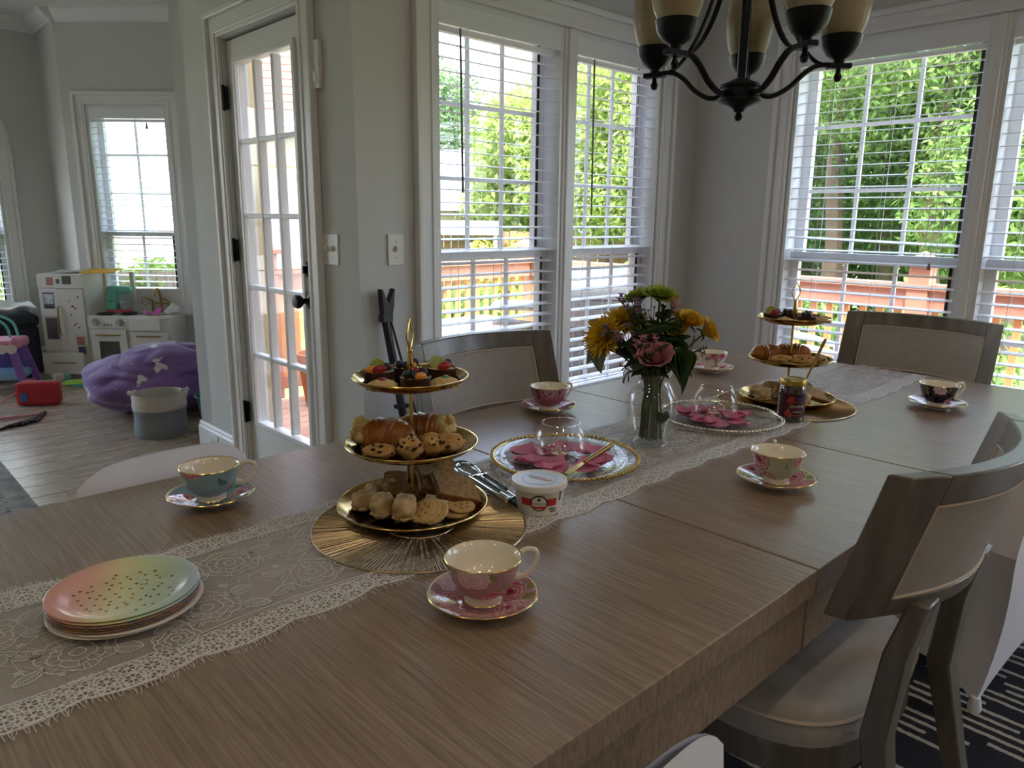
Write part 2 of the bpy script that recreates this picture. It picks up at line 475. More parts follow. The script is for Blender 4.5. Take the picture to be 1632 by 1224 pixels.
# wall A: a pair of double-hung windows
window(OA, aA, .365, 1.085, ZS, ZT, ZR, 3, 3, 2, 'double-hung window behind the bare chair by the wall')
window(OA, aA, 1.155, 1.815, ZS, ZT, ZR, 3, 3, 2, 'double-hung window behind the flowers')
_c = casing(OA, aA, .365, 1.815, ZS, ZT, .108, label='white casing around the double window')
part('mullion', MB().box((1.12, .045, (ZS+ZT)/2), (.072, .11, ZT-ZS)), TRIM, _c, smooth=0, bevel=.004)
part('mullion_bead', MB().box((1.12, -.014, (ZS+ZT)/2), (.04, .012, ZT-ZS)), TRIM, _c, smooth=0, bevel=.003)
blind(OA, aA, .369, 1.081, ZS, ZT, 'white slatted blind of the double window, next to the light switch', wand=.49, wandlen=.62)
blind(OA, aA, 1.159, 1.811, ZS, ZT, 'white slatted blind of the double window, behind the flower vase', wand=1.29, wandlen=.70)
# wall B
window(OB, aB, .56, 1.39, ZS, ZT, ZR-.02, 3, 3, 2, 'double-hung window behind the far cake stand')
window(OB, aB, 1.445, 2.27, ZS, ZT, ZR-.02, 3, 3, 2, 'double-hung window behind the end chair')
_c = casing(OB, aB, .56, 2.27, ZS, ZT, .095, label='white casing around the windows beyond the table end')
part('mullion', MB().box((1.4175, .045, (ZS+ZT)/2), (.056, .11, ZT-ZS)), TRIM, _c, smooth=0, bevel=.004)
part('mullion_bead', MB().box((1.4175, -.014, (ZS+ZT)/2), (.03, .014, ZT-ZS)), TRIM, _c, smooth=0, bevel=.003)
bb = blind(OB, aB, .564, 1.386, ZS, ZT, 'white slatted blind behind the far cake stand and end chair', tilt=7, cords=(.2, .55, .87), bend=(15,))
part('pull_cord', MB().tube([(1.235, -.004, ZT-.1), (1.235, -.004, 1.13)], .0014, 5).tube([(1.26, -.004, ZT-.1), (1.26, -.004, 1.10)], .0014, 5), BLIND, bb)
part('tassel', MB().lathe([(0, .03), (.004, .028), (.008, .004), (.007, 0), (0, 0)], 10, (1.26, -.004, 1.075)), M('tassel', '8f938f', .5), bb)
part('tassel', MB().lathe([(0, .03), (.004, .028), (.008, .004), (.007, 0), (0, 0)], 10, (1.235, -.004, 1.86)), M('tassel', '8f938f', .5), bb)
blind(OB, aB, 1.449, 2.266, ZS, ZT, 'white slatted blind beyond the end chair, second window of its wall', tilt=7)
window(OB, aB, 3.0, 4.3, .04, 2.1, 1.1, 4, 2, 2, 'wide unseen glazed opening added to light the near side of the table')  # opening added out of view to light the chair cover and near side
casing(OB, aB, 3.0, 4.3, .04, 2.1, .095, label='white casing of the added glazed opening')
# angled wall
window(OC, aC, .19, .82, .58, ZT, 1.13, 2, 3, 1, 'narrow double-hung window behind the toy kitchen')
casing(OC, aC, .19, .82, .58, ZT, .10, label='white casing around the narrow window')
_b = blind(OC, aC, .194, .816, .58, ZT, 'white slatted blind behind the toy kitchen', cords=(.2, .8))
part('tassel', MB().lathe([(0, .05), (.005, .045), (.009, .004), (.007, 0), (0, 0)], 10, (.66, -.004, 1.93)), M('tassel_dark', '4a4a48', .5), _b)
# far wall of the play room
window(OE, aE, 3.85, 4.76, .5, 1.72, 1.12, 3, 2, 2, 'arched window at the far wall of the play room')
blind(OE, aE, 3.854, 4.756, .5, 1.72, 'white slatted blind above the dark ottoman')
ar = casing(OE, aE, 3.85, 4.76, .5, 1.72, .10, bottom=False, label='white casing of the arched window')
arc = [(4.305+.51*math.cos(PI*k/24), -.016, 1.82+.51*math.sin(PI*k/24)) for k in range(25)]
part('arch_moulding', MB().tube(arc, .045, 8, flat=.5, upv=(0, 1, 0)), TRIM, ar)
part('fan_panel', MB().prism([(4.305+.47*math.cos(PI*k/24), .47*math.sin(PI*k/24)) for k in range(25)], 0, .008, F=lambda x, y, z: (x, -z, 1.82+y)), TRIM, ar, smooth=0)
window(OE, aE, 1.35, 3.65, .2, 2.4, 1.2, 4, 2, 2, 'wide unseen window added to light the play room')  # added out of view to brighten the play room
casing(OE, aE, 1.35, 3.65, .2, 2.4, .1, label='white casing of the added play room window')

# crown mouldings and baseboards
def crown(name, O, rz, L, label, e0=0, e1=0):
    m = MB()
    pr = [(0, 2.70), (-.018, 2.70), (-.022, 2.715), (-.05, 2.745), (-.075, 2.775), (-.082, 2.8), (0, 2.8)]
    n = len(pr)
    m.add([(e0, y, z) for y, z in pr]+[(L+e1, y, z) for y, z in pr], [(i, (i+1) % n, n+(i+1) % n, n+i) for i in range(n)]+[tuple(range(n-1, -1, -1)), tuple(range(n, 2*n))])
    TN[0] += 1
    o = m.build('trim_%d' % TN[0], TRIM, None, smooth=0, loc=(O[0], O[1], 0), rot=(0, 0, rz)); struct(o, label)
crown('crown', OC, aC, .98, 'crown moulding above the angled wall', .03)
crown('crown', OE, aE, 5.13, 'crown moulding of the far play room wall')
crown('crown', (1.636, 7.40), -PI/2, .551, 'crown moulding of the short return wall')
def baseboard(side, O, rz, segs, label):
    root = frame_root('baseboard_'+side, O, rz, label)
    for u0, u1 in segs:
        part('board', MB().box(((u0+u1)/2, -.008, .065), (u1-u0, .016, .13)), TRIM, root, smooth=0)
        part('cap', MB().add([(u0, 0, .13), (u0, -.016, .13), (u0, -.009, .142), (u0, -.009, .150), (u0, -.003, .162), (u0, 0, .162), (u1, 0, .13), (u1, -.016, .13), (u1, -.009, .142), (u1, -.009, .150), (u1, -.003, .162), (u1, 0, .162)],
             [(i, (i+1) % 6, 6+(i+1) % 6, 6+i) for i in range(6)]+[(5, 4, 3, 2, 1, 0), (6, 7, 8, 9, 10, 11)]), TRIM, root, smooth=0)
        part('shoe_moulding', MB().box(((u0+u1)/2, -.021, .009), (u1-u0, .012, .018)), TRIM, root, smooth=0, bevel=.004)
    return root
bs = baseboard('side', OD, aD, [(-.016, .45), (1.45, 1.686)], 'white baseboard beside the patio door')
baseboard('back', OA, aA, [(-.016, .26)], 'white baseboard under the light switch')
baseboard('diagonal', OC, aC, [(0, 1.0)], 'white baseboard behind the toy kitchen')
baseboard('left', OE, aE, [(0, 5.136)], 'white baseboard of the far play room wall')
ol = thing('outlet_plate', 'white outlet plate set in the baseboard by the patio door', 'outlet', (1.501, 3.90, .085), aD)
part('plate', MB().box((0, -.019, 0), (.115, .006, .072)), PLATEW, ol, smooth=0, bevel=.002)
for s in (-1, 1): part('socket', MB().box((s*.024, -.0225, 0), (.03, .003, .026)), M('socket', 'c9c6be', .4), ol, smooth=0, bevel=.006)

# ------------------------------------------------------------------ patio door
dr = frame_root('door_1', OD, aD, 'white glazed patio door of fifteen lights')
du0, du1, dz1 = .605, 1.311, 2.04
gu0, gu1, gz0, gz1 = .70, 1.216, .30, 1.93
cu, cz, mw = (gu1-gu0)/3, (gz1-gz0)/5, .011
part('slab', wall_panel_at(du0, du1, .012, dz1, .022, .064, [(gu0-.008, gu1+.008, gz0-.008, gz1+.008)]), TRIM, dr, smooth=0)
part('glazing_frame', ring(gu0-.004, gu1+.004, gz0-.004, gz1+.004, .026, .008, .03), TRIM, dr, smooth=0, bevel=.004)
mun = [(gu0+cu*i-mw, gu0+cu*i+mw) for i in (1, 2)]
for a, b in mun: part('muntin', MB().hexa([(a, .015, gz0), (b, .015, gz0), (b, .055, gz0), (a, .055, gz0), (a, .015, gz1), (b, .015, gz1), (b, .055, gz1), (a, .055, gz1)]), TRIM, dr, smooth=0, bevel=.004)
for j in range(1, 5): part('muntin', MB().box(((gu0+gu1)/2, .035, gz0+cz*j), (gu1-gu0, .036, 2*mw)), TRIM, dr, smooth=0, bevel=.004)
pm = MB().box((0, 0, 0), (cu-.004, .004, cz-.004)).mesh('pane', PANE, 0)
for i in range(3):
    for j in range(5): share(pm, 'pane', dr, (gu0+cu*(i+.5), .036, gz0+cz*(j+.5)))
part('door_knob', MB().lathe([(0, 0), (.033, 0), (.033, .006), (.012, .012), (.011, .032), (.02, .04), (.029, .05), (.03, .06), (.024, .072), (0, .076)], 24).moved(Matrix.Translation((1.262, .022, .935)) @ Matrix.Rotation(PI/2, 4, 'X')), BLK, dr)
part('deadbolt', MB().lathe([(0, 0), (.031, 0), (.031, .008), (.024, .014), (0, .015)], 24).box((0, 0, .022), (.008, .03, .016)).moved(Matrix.Translation((1.265, .022, 1.065)) @ Matrix.Rotation(PI/2, 4, 'X')), BLK, dr)
for z in (1.80, 1.12, .33):
    part('hinge', MB().box((.603, .006, z), (.028, .012, .10)).tube([(.598, -.004, z-.055), (.598, -.004, z+.055)], .007, 8), BLK, dr)
part('weather_gap', MB().box(((du0+du1)/2, .07, 2.045), (du1-du0, .03, .008)), GASK, dr, smooth=0)
for a, b in ((du0-.008, du0), (du1, du1+.008)): part('door_stop', MB().box(((a+b)/2, .075, 1.02), (.008, .03, 2.04)), TRIM, dr, smooth=0)
part('threshold', MB().box(((du0+du1)/2, .06, .006), (du1-du0+.016, .12, .012)), M('threshold', '8a8072', .4, .5), dr, smooth=0)
casing(OD, aD, .597, 1.319, 0, 2.05, .115, bottom=False, label='white casing around the patio door')

def switch(O, rz, u, z, toggles, label, w):
    s = thing('light_switch', label, 'switch', (0, 0, 0), 0)
    s.location = Vector((O[0], O[1], 0)); s.rotation_euler = (0, 0, rz)
    part('plate', MB().box((u, -.003, z), (w, .006, .118)), PLATEW, s, smooth=0, bevel=.002)
    for t in toggles:
        part('toggle', MB().box((u+t, -.010, z+.004), (.009, .016, .018), R=Rx(.4)), PLATEW, s, smooth=0)
        for dz in (-.03, .03): part('screw', MB().lathe([(0, .0015), (.003, .001), (.003, 0), (0, 0)], 8).moved(Matrix.Translation((u+t, -.006, z+dz)) @ Matrix.Rotation(PI/2, 4, 'X')), M('screw', '9a978f', .4, .6), s)
switch(OD, aD, 1.489, 1.155, (-.023, .023), 'double toggle light switch beside the patio door', .116)
switch(OA, aA, .162, 1.158, (0,), 'single toggle light switch beside the double window', .072)
ws = thing('wall_sensor', 'slim white sensor bar mounted high beside the patio door', 'sensor', (1.501, 2.645, 1.83), aD)
part('body', MB().box((0, -.009, 0), (.055, .018, .17)), PLATEW, ws, smooth=0, bevel=.004)
part('lens', MB().ball((0, -.018, -.045), .018, 12, 8, sc=(1, .4, 1.2)), M('lens', 'f4f4f4', .25), ws)
# recessed ceiling lights out of view, added and spaced to balance the light
LENS = NT('lamp_lens'); _e = LENS.n('Emission'); LENS.set(_e, 'Color', (1, .78, .52, 1)); LENS.set(_e, 'Strength', 9.0); LENS = LENS.done(_e)
for i, (x, y) in enumerate([(-.9, .35), (.35, -.25), (1.6, -.3), (-2.2, .3), (-.9, -1.8), (.6, -1.9), (2.0, -2.0)]):
    r = thing('fill_downlight', 'round recessed ceiling light, unseen, added to fill the room', 'ceiling light', (x, y, 2.8), 0, 'added recessed ceiling lights')
    part('trim_ring', MB().lathe([(.075, 0), (.095, 0), (.095, -.006), (.075, -.004)], 24), PLATEW, r)
    part('lens', MB().lathe([(0, -.002), (.075, -.002)], 24), LENS, r)
    ld = bpy.data.lights.new('fill_downlight_lamp', 'AREA'); ld.shape = 'DISK'; ld.size = .15; ld.energy = 2.0; ld.color = (1, .84, .66)
    lo = bpy.data.objects.new('fill_downlight_lamp', ld); COL.objects.link(lo); lo.parent = r; lo.location = (0, 0, -.006)
# ------------------------------------------------------------------ outdoors: ground, deck, railing, neighbours, trees
GRASS = M('lawn', '7d9154', .9, var=.35, vscale=3)
DECKW = M('deck_wood', 'b98d77', .7, var=.15, vscale=5)
RAILW = M('railing_wood', 'b07a66', .65, var=.12, vscale=4)
PICKW = M('picket_wood', 'c78e58', .65, var=.15, vscale=5)
FENCW = M('fence_wood', '96755a', .8, var=.2, vscale=3)
struct(MB().box((-14, 2, -.82), (20.5, 70, .2)).build('neutral_ground', M('concrete', 'a9a49c', .9, var=.1), None, smooth=0), 'pale concrete ground, unseen, added to cut green bounce light')  # unseen ground added so no green bounce from grass tints the rooms
lawn = MB().box((21.2, 10, -.8), (50, 70, .2)); struct(lawn.build('lawn', GRASS, None, smooth=0), 'sunlit lawn beyond the deck')
dk = frame_root('deck_floor', (0, 0), 0, 'reddish wood deck outside the windows')
bm1 = MB().box((0, 0, 0), (3.72, .135, .03)).mesh('plank', DECKW, 0)
bm2 = MB().box((0, 0, 0), (1.54, .135, .03)).mesh('plank', DECKW, 0)
for i in range(19): share(bm1, 'plank', dk, (3.55, 2.70+i*.142, -.135))
for i in range(38): share(bm2, 'plank', dk, (4.62, 2.55-i*.142, -.135))
part('joist', MB().box((3.55, 4.0, -.3), (3.7, 2.7, .28)), M('joist', '5a4636', .9), dk, smooth=0)
part('joist', MB().box((4.62, -.1, -.3), (1.5, 5.4, .28)), M('joist', '5a4636', .9), dk, smooth=0)
def railing(name, O, rz, L, label, posts):
    r = thing(name, label, 'railing', (O[0], O[1], -.12), rz, 'deck railings')
    part('cap_rail', MB().box((L/2, 0, .985), (L, .15, .035)), RAILW, r, smooth=0)
    part('face_rail', MB().box((L/2, -.022, .90), (L, .035, .13)), RAILW, r, smooth=0)
    part('bottom_rail', MB().box((L/2, -.022, .12), (L, .035, .09)), RAILW, r, smooth=0)
    pk = MB().box((0, 0, .46), (.042, .03, .80)).mesh('picket', PICKW, 0)
    u = .08
    while u < L-.05:
        share(pk, 'picket', r, (u, .014, 0)); u += .118
    pp = MB().box((0, 0, .56), (.13, .13, 1.12)).mesh('post', RAILW, 0)
    pc = MB().lathe([(.135, 0), (.135, .03), (.0, .10)], 4).moved(Matrix.Rotation(PI/4, 4, 'Z')).mesh('post_cap', RAILW, 0)
    for p in posts:
        q = share(pp, 'post', r, (p, .0, 0)); share(pc, 'post_cap', q, (0, 0, 1.12))
    return r
railing('deck_railing', (2.47, 5.42), 0, 2.86, 'wooden deck railing with orange pickets behind the storage box', (.08, 1.45))
railing('deck_railing', (5.42, 5.50), -PI/2, 8.2, 'wooden deck railing with thick capped posts behind the wicker chair', (0, 1.6, 2.75, 3.75, 5.3))

# far fence
fn = thing('garden_fence', 'weathered brown board fence below the far trees', 'fence', (9.3, 14.0, -.7), -PI/4)
fb = MB().box((0, 0, .85), (.145, .02, 1.7)).mesh('board', FENCW, 0)
for i in range(56): share(fb, 'board', fn, (.16*i, random.uniform(-.01, .01), random.uniform(-.03, .03)))
for z in (.4, 1.3): part('rail', MB().box((4.4, .03, z), (8.9, .04, .09)), FENCW, fn, smooth=0)

# neighbours' houses
SHING = M('pink_shingle', '98695c', .85, var=.12, vscale=9)
GREYR = M('grey_roof', '7c7e84', .85, var=.1, vscale=14)
h1 = thing('garage', 'cream garage with a pale grey roof beyond the lawn', 'building', (11.9, 19.4, -.7), -.70)
part('wall', MB().box((0, 0, 1.2), (7.0, 5, 2.4)), M('cream_wall', '9d937a', .8, var=.04), h1, smooth=0)
part('roof', MB().add([(-3.9, -2.9, 2.3), (3.6, -2.9, 2.3), (3.6, 0, 3.9), (-3.9, 0, 3.9), (3.6, 2.9, 2.3), (-3.9, 2.9, 2.3)], [(0, 1, 2, 3), (3, 2, 4, 5), (0, 3, 5), (1, 4, 2), (0, 5, 4, 1)]), GREYR, h1, smooth=0)
part('fascia', MB().box((-.15, -2.92, 2.25), (7.5, .06, .18)), TRIM, h1, smooth=0)
part('garage_door', MB().box((-1.2, -2.53, .95), (2.6, .06, 1.9)), TRIM, h1, smooth=0)
part('window', MB().box((2.0, -2.53, 1.5), (1.0, .06, .9)), TRIM, h1, smooth=0)
h3 = thing('porch_canopy', 'low white canopy roof in front of the cream garage', 'canopy', (9.9, 12.9, -.7), -PI/4+.05)
part('roof', MB().box((0, 0, 1.78), (2.9, 1.6, .12), R=Rx(.10)), M('canopy_white', 'b9b7b3', .7), h3, smooth=0)
for x in (-1.3, 1.3):
    for y in (-.7, .7): part('post', MB().box((x, y, .87), (.08, .08, 1.74)), M('canopy_white', 'b9b7b3', .7), h3, smooth=0)
h2 = thing('neighbour_house', 'house with pink shingle roof seen through the patio door', 'building', (5.75, 11.1, -.7), -.48)
YS = M('yellow_siding', 'a39873', .8, var=.05)
part('wall', MB().box((0, 1.6, 1.6), (2.7, 3, 3.2)), YS, h2, smooth=0)
sb = MB().box((0, 0, 0), (2.7, .012, .13)).mesh('siding_board', YS, 0)
for i in range(18): share(sb, 'siding_board', h2, (0, .095, .15+i*.165), (.06, 0, 0))
wd = part('window', MB().box((-.1, .07, 1.7), (.7, .06, 2.0)), TRIM, h2, smooth=0)
part('pane', MB().box((-.1, .03, 1.7), (.55, .02, 1.8)), M('far_glass', '9fb3cf', .1, spec=.8), wd, smooth=0)
part('fascia', MB().box((0, -.12, 3.24), (2.9, .05, .2)), TRIM, h2, smooth=0)
part('gutter', MB().tube([(-1.45, -.2, 3.30), (1.45, -.2, 3.30)], .06, 8), TRIM, h2)
part('roof', MB().add([(-1.45, -.2, 3.3), (1.45, -.2, 3.3), (1.45, 1.8, 5.6), (-1.45, 1.8, 5.6), (1.45, 3.6, 3.3), (-1.45, 3.6, 3.3)], [(0, 1, 2, 3), (3, 2, 4, 5), (0, 3, 5), (1, 4, 2), (0, 5, 4, 1)]), SHING, h2, smooth=0)
sl = math.atan2(2.3, 2.0)
sg = MB().hexa([(-.148, 0, 0), (.148, 0, 0), (.148, .24, 0), (-.148, .24, 0), (-.148, 0, .022), (.148, 0, .022), (.148, .24, .006), (-.148, .24, .006)]).mesh('shingle', SHING, 0)
for r in range(17):
    for c in range(9):
        d = .17*r
        share(sg, 'shingle', h2, (-1.27+c*.30+(.15 if r % 2 else 0), -.2+d*math.cos(sl), 3.3+d*math.sin(sl)+.004), (sl, 0, 0))

# deck furniture
gr = thing('gas_grill', 'gas grill with silver hood and grey body on the deck', 'grill', (4.15, 3.55, -.12), -.8)
STEEL = M('steel', '83878b', .4, .8); DGR = M('dark_grey', '4c4f52', .5)
part('cabinet', MB().box((0, 0, .40), (.62, .46, .72)), DGR, gr, smooth=0, bevel=.01)
part('hood', MB().tube([(-.32, .02, .82), (.32, .02, .82)], .25, 20), STEEL, gr)
part('hood_handle', MB().tube([(-.24, -.26, .86), (-.24, -.30, .86), (.24, -.30, .86), (.24, -.26, .86)], .011, 8), DGR, gr)
part('control_panel', MB().box((0, -.25, .72), (.62, .04, .12)), STEEL, gr, smooth=0)
for s in (-1, 1): part('side_shelf', MB().box((s*.52, 0, .78), (.4, .42, .03)), STEEL, gr, smooth=0)
for k in range(3): part('control_knob', MB().lathe([(0, 0), (.025, 0), (.022, .03), (0, .03)], 12).moved(Matrix.Translation((-.2+.2*k, -.27, .72)) @ Matrix.Rotation(PI/2, 4, 'X')), BLK, gr)
for x in (-.27, .27):
    for y in (-.18, .18): part('caster', MB().ball((x, y, .03), .03, 10, 6), BLK, gr)
sbx = thing('storage_box', 'weathered grey storage box on the deck', 'storage box', (3.25, 4.15, -.12), .0)
GRY = M('grey_resin', '625b56', .7, var=.1)
part('body', MB().box((0, 0, .30), (1.25, .55, .60)), GRY, sbx, smooth=0)
for k in range(5): part('slat', MB().box((0, -.28, .07+.115*k), (1.25, .02, .10)), GRY, sbx, smooth=0)
part('lid', MB().box((0, -.01, .625), (1.32, .62, .05)), M('grey_lid', '8b7b74', .6), sbx, smooth=0, bevel=.01)
tm = MB().box((4.35, 4.75, -.115), (1.5, 1.1, .012)); tag(tm.build('turf_mat', M('turf', '58a04c', .95, var=.2, vscale=30), None, smooth=0), 'bright green turf mat on the deck', 'mat')
WICK = M('white_resin', 'e6e4e0', .5)
wc = thing('wicker_chair', 'white open-weave patio chair on the deck', 'chair', (4.55, 2.12, -.12), .55)
for x in (-.25, .25):
    part('leg', MB().tube([(x, -.24, 0), (x, -.24, .62)], .018, 8), WICK, wc)
    part('leg', MB().tube([(x, .24, 0), (x*1.05, .28, .84)], .018, 8), WICK, wc)
    part('armrest', MB().tube(spline([(x, -.26, .60), (x*1.1, 0, .66), (x*1.05, .27, .64)]), .02, 8), WICK, wc)
part('seat', MB().box((0, 0, .41), (.50, .50, .04)), WICK, wc, smooth=0, bevel=.01)
bk = MB()
for i in range(9): bk.bar((-.25+.0625*i, .27, .44), (-.25+.0625*i, .30, .86), .018, .012, (0, 1, 0))
for j in range(8): bk.bar((-.26, .272+.004*j, .46+.055*j), (.26, .272+.004*j, .46+.055*j), .018, .013, (0, 1, 0))
part('woven_back', bk, WICK, wc, smooth=0)
part('back_rail', MB().tube(spline([(-.27, .29, .80), (-.15, .31, .875), (.15, .31, .875), (.27, .29, .80)]), .02, 8), WICK, wc)
rt = thing('ride_on_toy', 'red ride-on toy left on the lawn', 'toy', (8.6, 7.6, -.7), .5)
part('body', MB().box((0, 0, .32), (.9, .45, .22)), M('toy_red', 'c8202c', .4), rt, smooth=0, bevel=.05)
part('seat', MB().box((-.2, 0, .48), (.35, .36, .12)), M('toy_red', 'c8202c', .4), rt, smooth=0, bevel=.03)
for x in (-.3, .3):
    for y in (-.24, .24): part('wheel', MB().lathe([(0, -.04), (.15, -.04), (.15, .04), (0, .04)], 16).moved(Matrix.Translation((x, y, .15)) @ Matrix.Rotation(PI/2, 4, 'X')), BLK, rt)

# trees
def leaf_mat(name, a, b, tr):
    t = NT(name); oi = t.n('NewGeometry')
    rnd = oi.outputs['Random Per Island']
    c = t.ramp(rnd, [(0, hx(a)), (1, hx(b))])
    d = t.n('BsdfDiffuse'); t.set(d, 0, c); q = t.n('BsdfTranslucent'); t.set(q, 0, hx(tr))
    m = t.n('MixShader'); t.set(m, 0, .38); t.set(m, 1, d); t.set(m, 2, q)
    return t.done(m)
LEAF = [leaf_mat('leaf_bright', '5f7a35', '9fae6a', '9db35a'), leaf_mat('leaf_mid', '4a6a32', '7d9658', '86a050'), leaf_mat('leaf_deep', '365228', '5f7d46', '6f914a'), leaf_mat('leaf_conifer', '4a6644', '72895f', '7d9a62'), leaf_mat('leaf_yellow', '9aa545', 'c6c67a', 'c0c860')]
BARK = M('bark', '5d4c3c', .9, var=.2, vscale=6)
def leaves(n, blobs, size, rng):
    m = MB(); tot = sum(b[3]**2 for b in blobs)
    for (cx, cy, cz, r, sz) in blobs:
        for _ in range(int(n*r*r/tot)):
            v = Vector((rng.gauss(0, 1), rng.gauss(0, 1), rng.gauss(0, 1))).normalized()
            k = r*(.62+.42*rng.random())
            k *= 1+.25*noise.noise(v*2.3+Vector((cx, cy, cz)))
            p = Vector((cx+v.x*k, cy+v.y*k, cz+v.z*k*sz))
            nrm = (v+Vector((rng.uniform(-.9, .9), rng.uniform(-.9, .9), rng.uniform(-.2, 1.2)))).normalized()
            a = nrm.orthogonal().normalized(); a = (Matrix.Rotation(rng.uniform(0, 6.28), 3, nrm) @ a); b = nrm.cross(a)
            s = size*rng.uniform(.6, 1.25)
            m.add([p-a*s, p-b*s*.42+nrm*s*.08, p+a*s, p+b*s*.42+nrm*s*.08], [(0, 1, 2, 3)])
    return m
def tree(name, label, d, head, zc, R, kind, seed, n=5200, size=.15, cat='tree', trunk=True, tall=1.0, base=-.7):
    rng = random.Random(seed); h = math.radians(head)
    X, Y = d*math.cos(h), d*math.sin(h)
    root = thing(name, label, cat, (X, Y, base), 0, 'trees and shrubs beyond the deck')
    z0 = zc-base
    if trunk:
        part('trunk', MB().tube(spline([(0, 0, 0), (.08, .05, z0*.35), (-.05, .1, z0*.7), (0, 0, z0+R*.5)]), [.16]*8+[.13]*8+[.07]*9, 8), BARK, root)
    blobs = [(0, 0, z0, R*.75, tall)]
    for k in range(9):
        a = rng.uniform(0, 6.28); e = rng.uniform(-.7, .9)
        blobs.append((math.cos(a)*R*.62*math.cos(e), math.sin(a)*R*.62*math.cos(e), z0+R*.75*tall*math.sin(e), R*rng.uniform(.32, .5), tall))
    o = part('crown', leaves(n, blobs, size, rng), LEAF[kind], root, smooth=0); o['kind'] = 'stuff'
    return root
tree('conifer_tree', 'tall dark conifer rising behind the cream garage', 28, 51.5, 3.4, 2.0, 3, 1, 7000, .12, tall=1.9)
for a in [('tree', 'leafy tree beside the conifer behind the garage', 30, 47.5, 2.4, 3.6, 1, 2),
          ('tree', 'bright leafy tree behind the low white canopy', 19, 44.8, 2.4, 2.2, 0, 3),
          ('tree', 'mid green tree above the far fence', 24, 43, 3.4, 3.0, 1, 4),
          ('tree', 'bright yellow green tree behind the gas grill', 15, 39.5, 2.4, 2.0, 0, 5),
          ('tree', 'deep green tree behind the bright tree over the grill', 26, 37.5, 4.4, 3.6, 2, 6),
          ('tree', 'leafy tree over the corner of the deck', 14, 34, 2.6, 2.2, 0, 7),
          ('tree', 'dense deep green tree behind the wicker chair', 15, 27.5, 2.6, 2.7, 2, 8),
          ('tree', 'mid green tree with sunlit top behind the capped posts', 12.5, 23.5, 3.7, 1.9, 1, 9),
          ('tree', 'broad deep green tree beyond the side railing', 14, 20, 2.4, 2.6, 2, 10),
          ('tree', 'tree with sparse sunlit leaves over the side railing', 11.5, 17.5, 3.2, 1.7, 1, 11),
          ('tree', 'dark tree past the end of the side railing', 13, 13, 2.6, 2.6, 2, 12),
          ('tree', 'leafy tree near the deck corner past the end chair', 9.5, 10, 1.5, 1.5, 1, 13),
          ('tree', 'tall backdrop tree behind the capped posts', 22, 24, 4.0, 4.2, 2, 14),
          ('tree', 'tall backdrop tree past the side railing', 22, 15, 4.0, 4.2, 2, 15)]:
    tree(*a, n=16000 if a[2] < 19 else 11000, size=.05 if a[2] < 12.6 else (.066 if a[2] < 16 else .11))
for i, a in enumerate([('shrub', 'yellow green shrub at the foot of the garage', 15.5, 48, .2, .75, 4), ('shrub', 'golden shrub by the low white canopy', 16.5, 45.5, .35, .8, 4),
          ('shrub', 'lime shrub by the far fence', 11.5, 38.5, .0, .7, 4), ('shrub', 'sunlit shrub behind the gas grill', 10, 36, .1, .75, 0),
          ('shrub', 'round green shrub outside the railing corner', 8.9, 49, -.1, .6, 1), ('shrub', 'green shrub below the side railing', 8.5, 16, .0, .8, 1), ('shrub', 'low green shrub past the wicker chair', 8.5, 24, -.1, .7, 1)]):
    tree(*a, 40+i, n=2200, size=.07, cat='shrub', trunk=False)
for i, (h_, d_, r_) in enumerate([(29.5, 16.5, 1.5), (26, 17.5, 1.5), (22, 16, 1.4), (18.5, 17, 1.5), (15, 16.5, 1.5), (11, 15.5, 1.5), (33, 18, 1.5), (37, 18.5, 1.5)]):
    tree('shrub', ['dark hedge bush below the backdrop tree', 'dark hedge bush behind the wicker chair', 'dark hedge bush behind the capped posts', 'dark hedge bush beyond the side railing', 'dark hedge bush past the side railing', 'dark hedge bush beyond the end chair window', 'dark hedge bush behind the deck corner tree', 'dark hedge bush behind the bright tree over the grill'][i], d_, h_, .3, r_, 2, 70+i, n=3000, size=.09, cat='shrub', trunk=False)
# beside the play room window: white sided wall of the next house and a hedge
nh = thing('white_house', 'white clapboard house close behind the narrow window', 'building', (2.8, 9.9, -.7), -.29)
part('wall', MB().box((0, 1.1, 3), (2.9, 2, 6)), M('white_siding', 'f1f1f0', .7), nh, smooth=0)
nb = MB().box((0, 0, 0), (2.9, .02, .2)).mesh('clapboard', M('white_siding', 'f1f1f0', .7), 0)
for i in range(26): share(nb, 'clapboard', nh, (0, .085, .3+i*.21), (.07, 0, 0))
tree('shrub', 'leafy hedge bush outside the narrow window', 8.6, 71.5, .35, .70, 1, 60, 5000, .045, cat='shrub', trunk=False)
gf = thing('side_fence', 'grey taupe board fence below the narrow window', 'fence', (2.05, 7.95, -.7), -PI/4+.2)
gb_ = MB().box((0, 0, .72), (.14, .02, 1.44)).mesh('board', M('taupe_wood', '8a7f76', .8, var=.1), 0)
for i in range(9): share(gb_, 'board', gf, (.15*i, 0, 0))
part('rail', MB().box((.6, .03, 1.2), (1.35, .04, .08)), M('taupe_wood', '8a7f76', .8, var=.1), gf, smooth=0)
tree('shrub', 'leafy hedge bush outside the far play room wall', 10.5, 78.5, .55, .85, 0, 61, 3000, .06, cat='shrub', trunk=False)
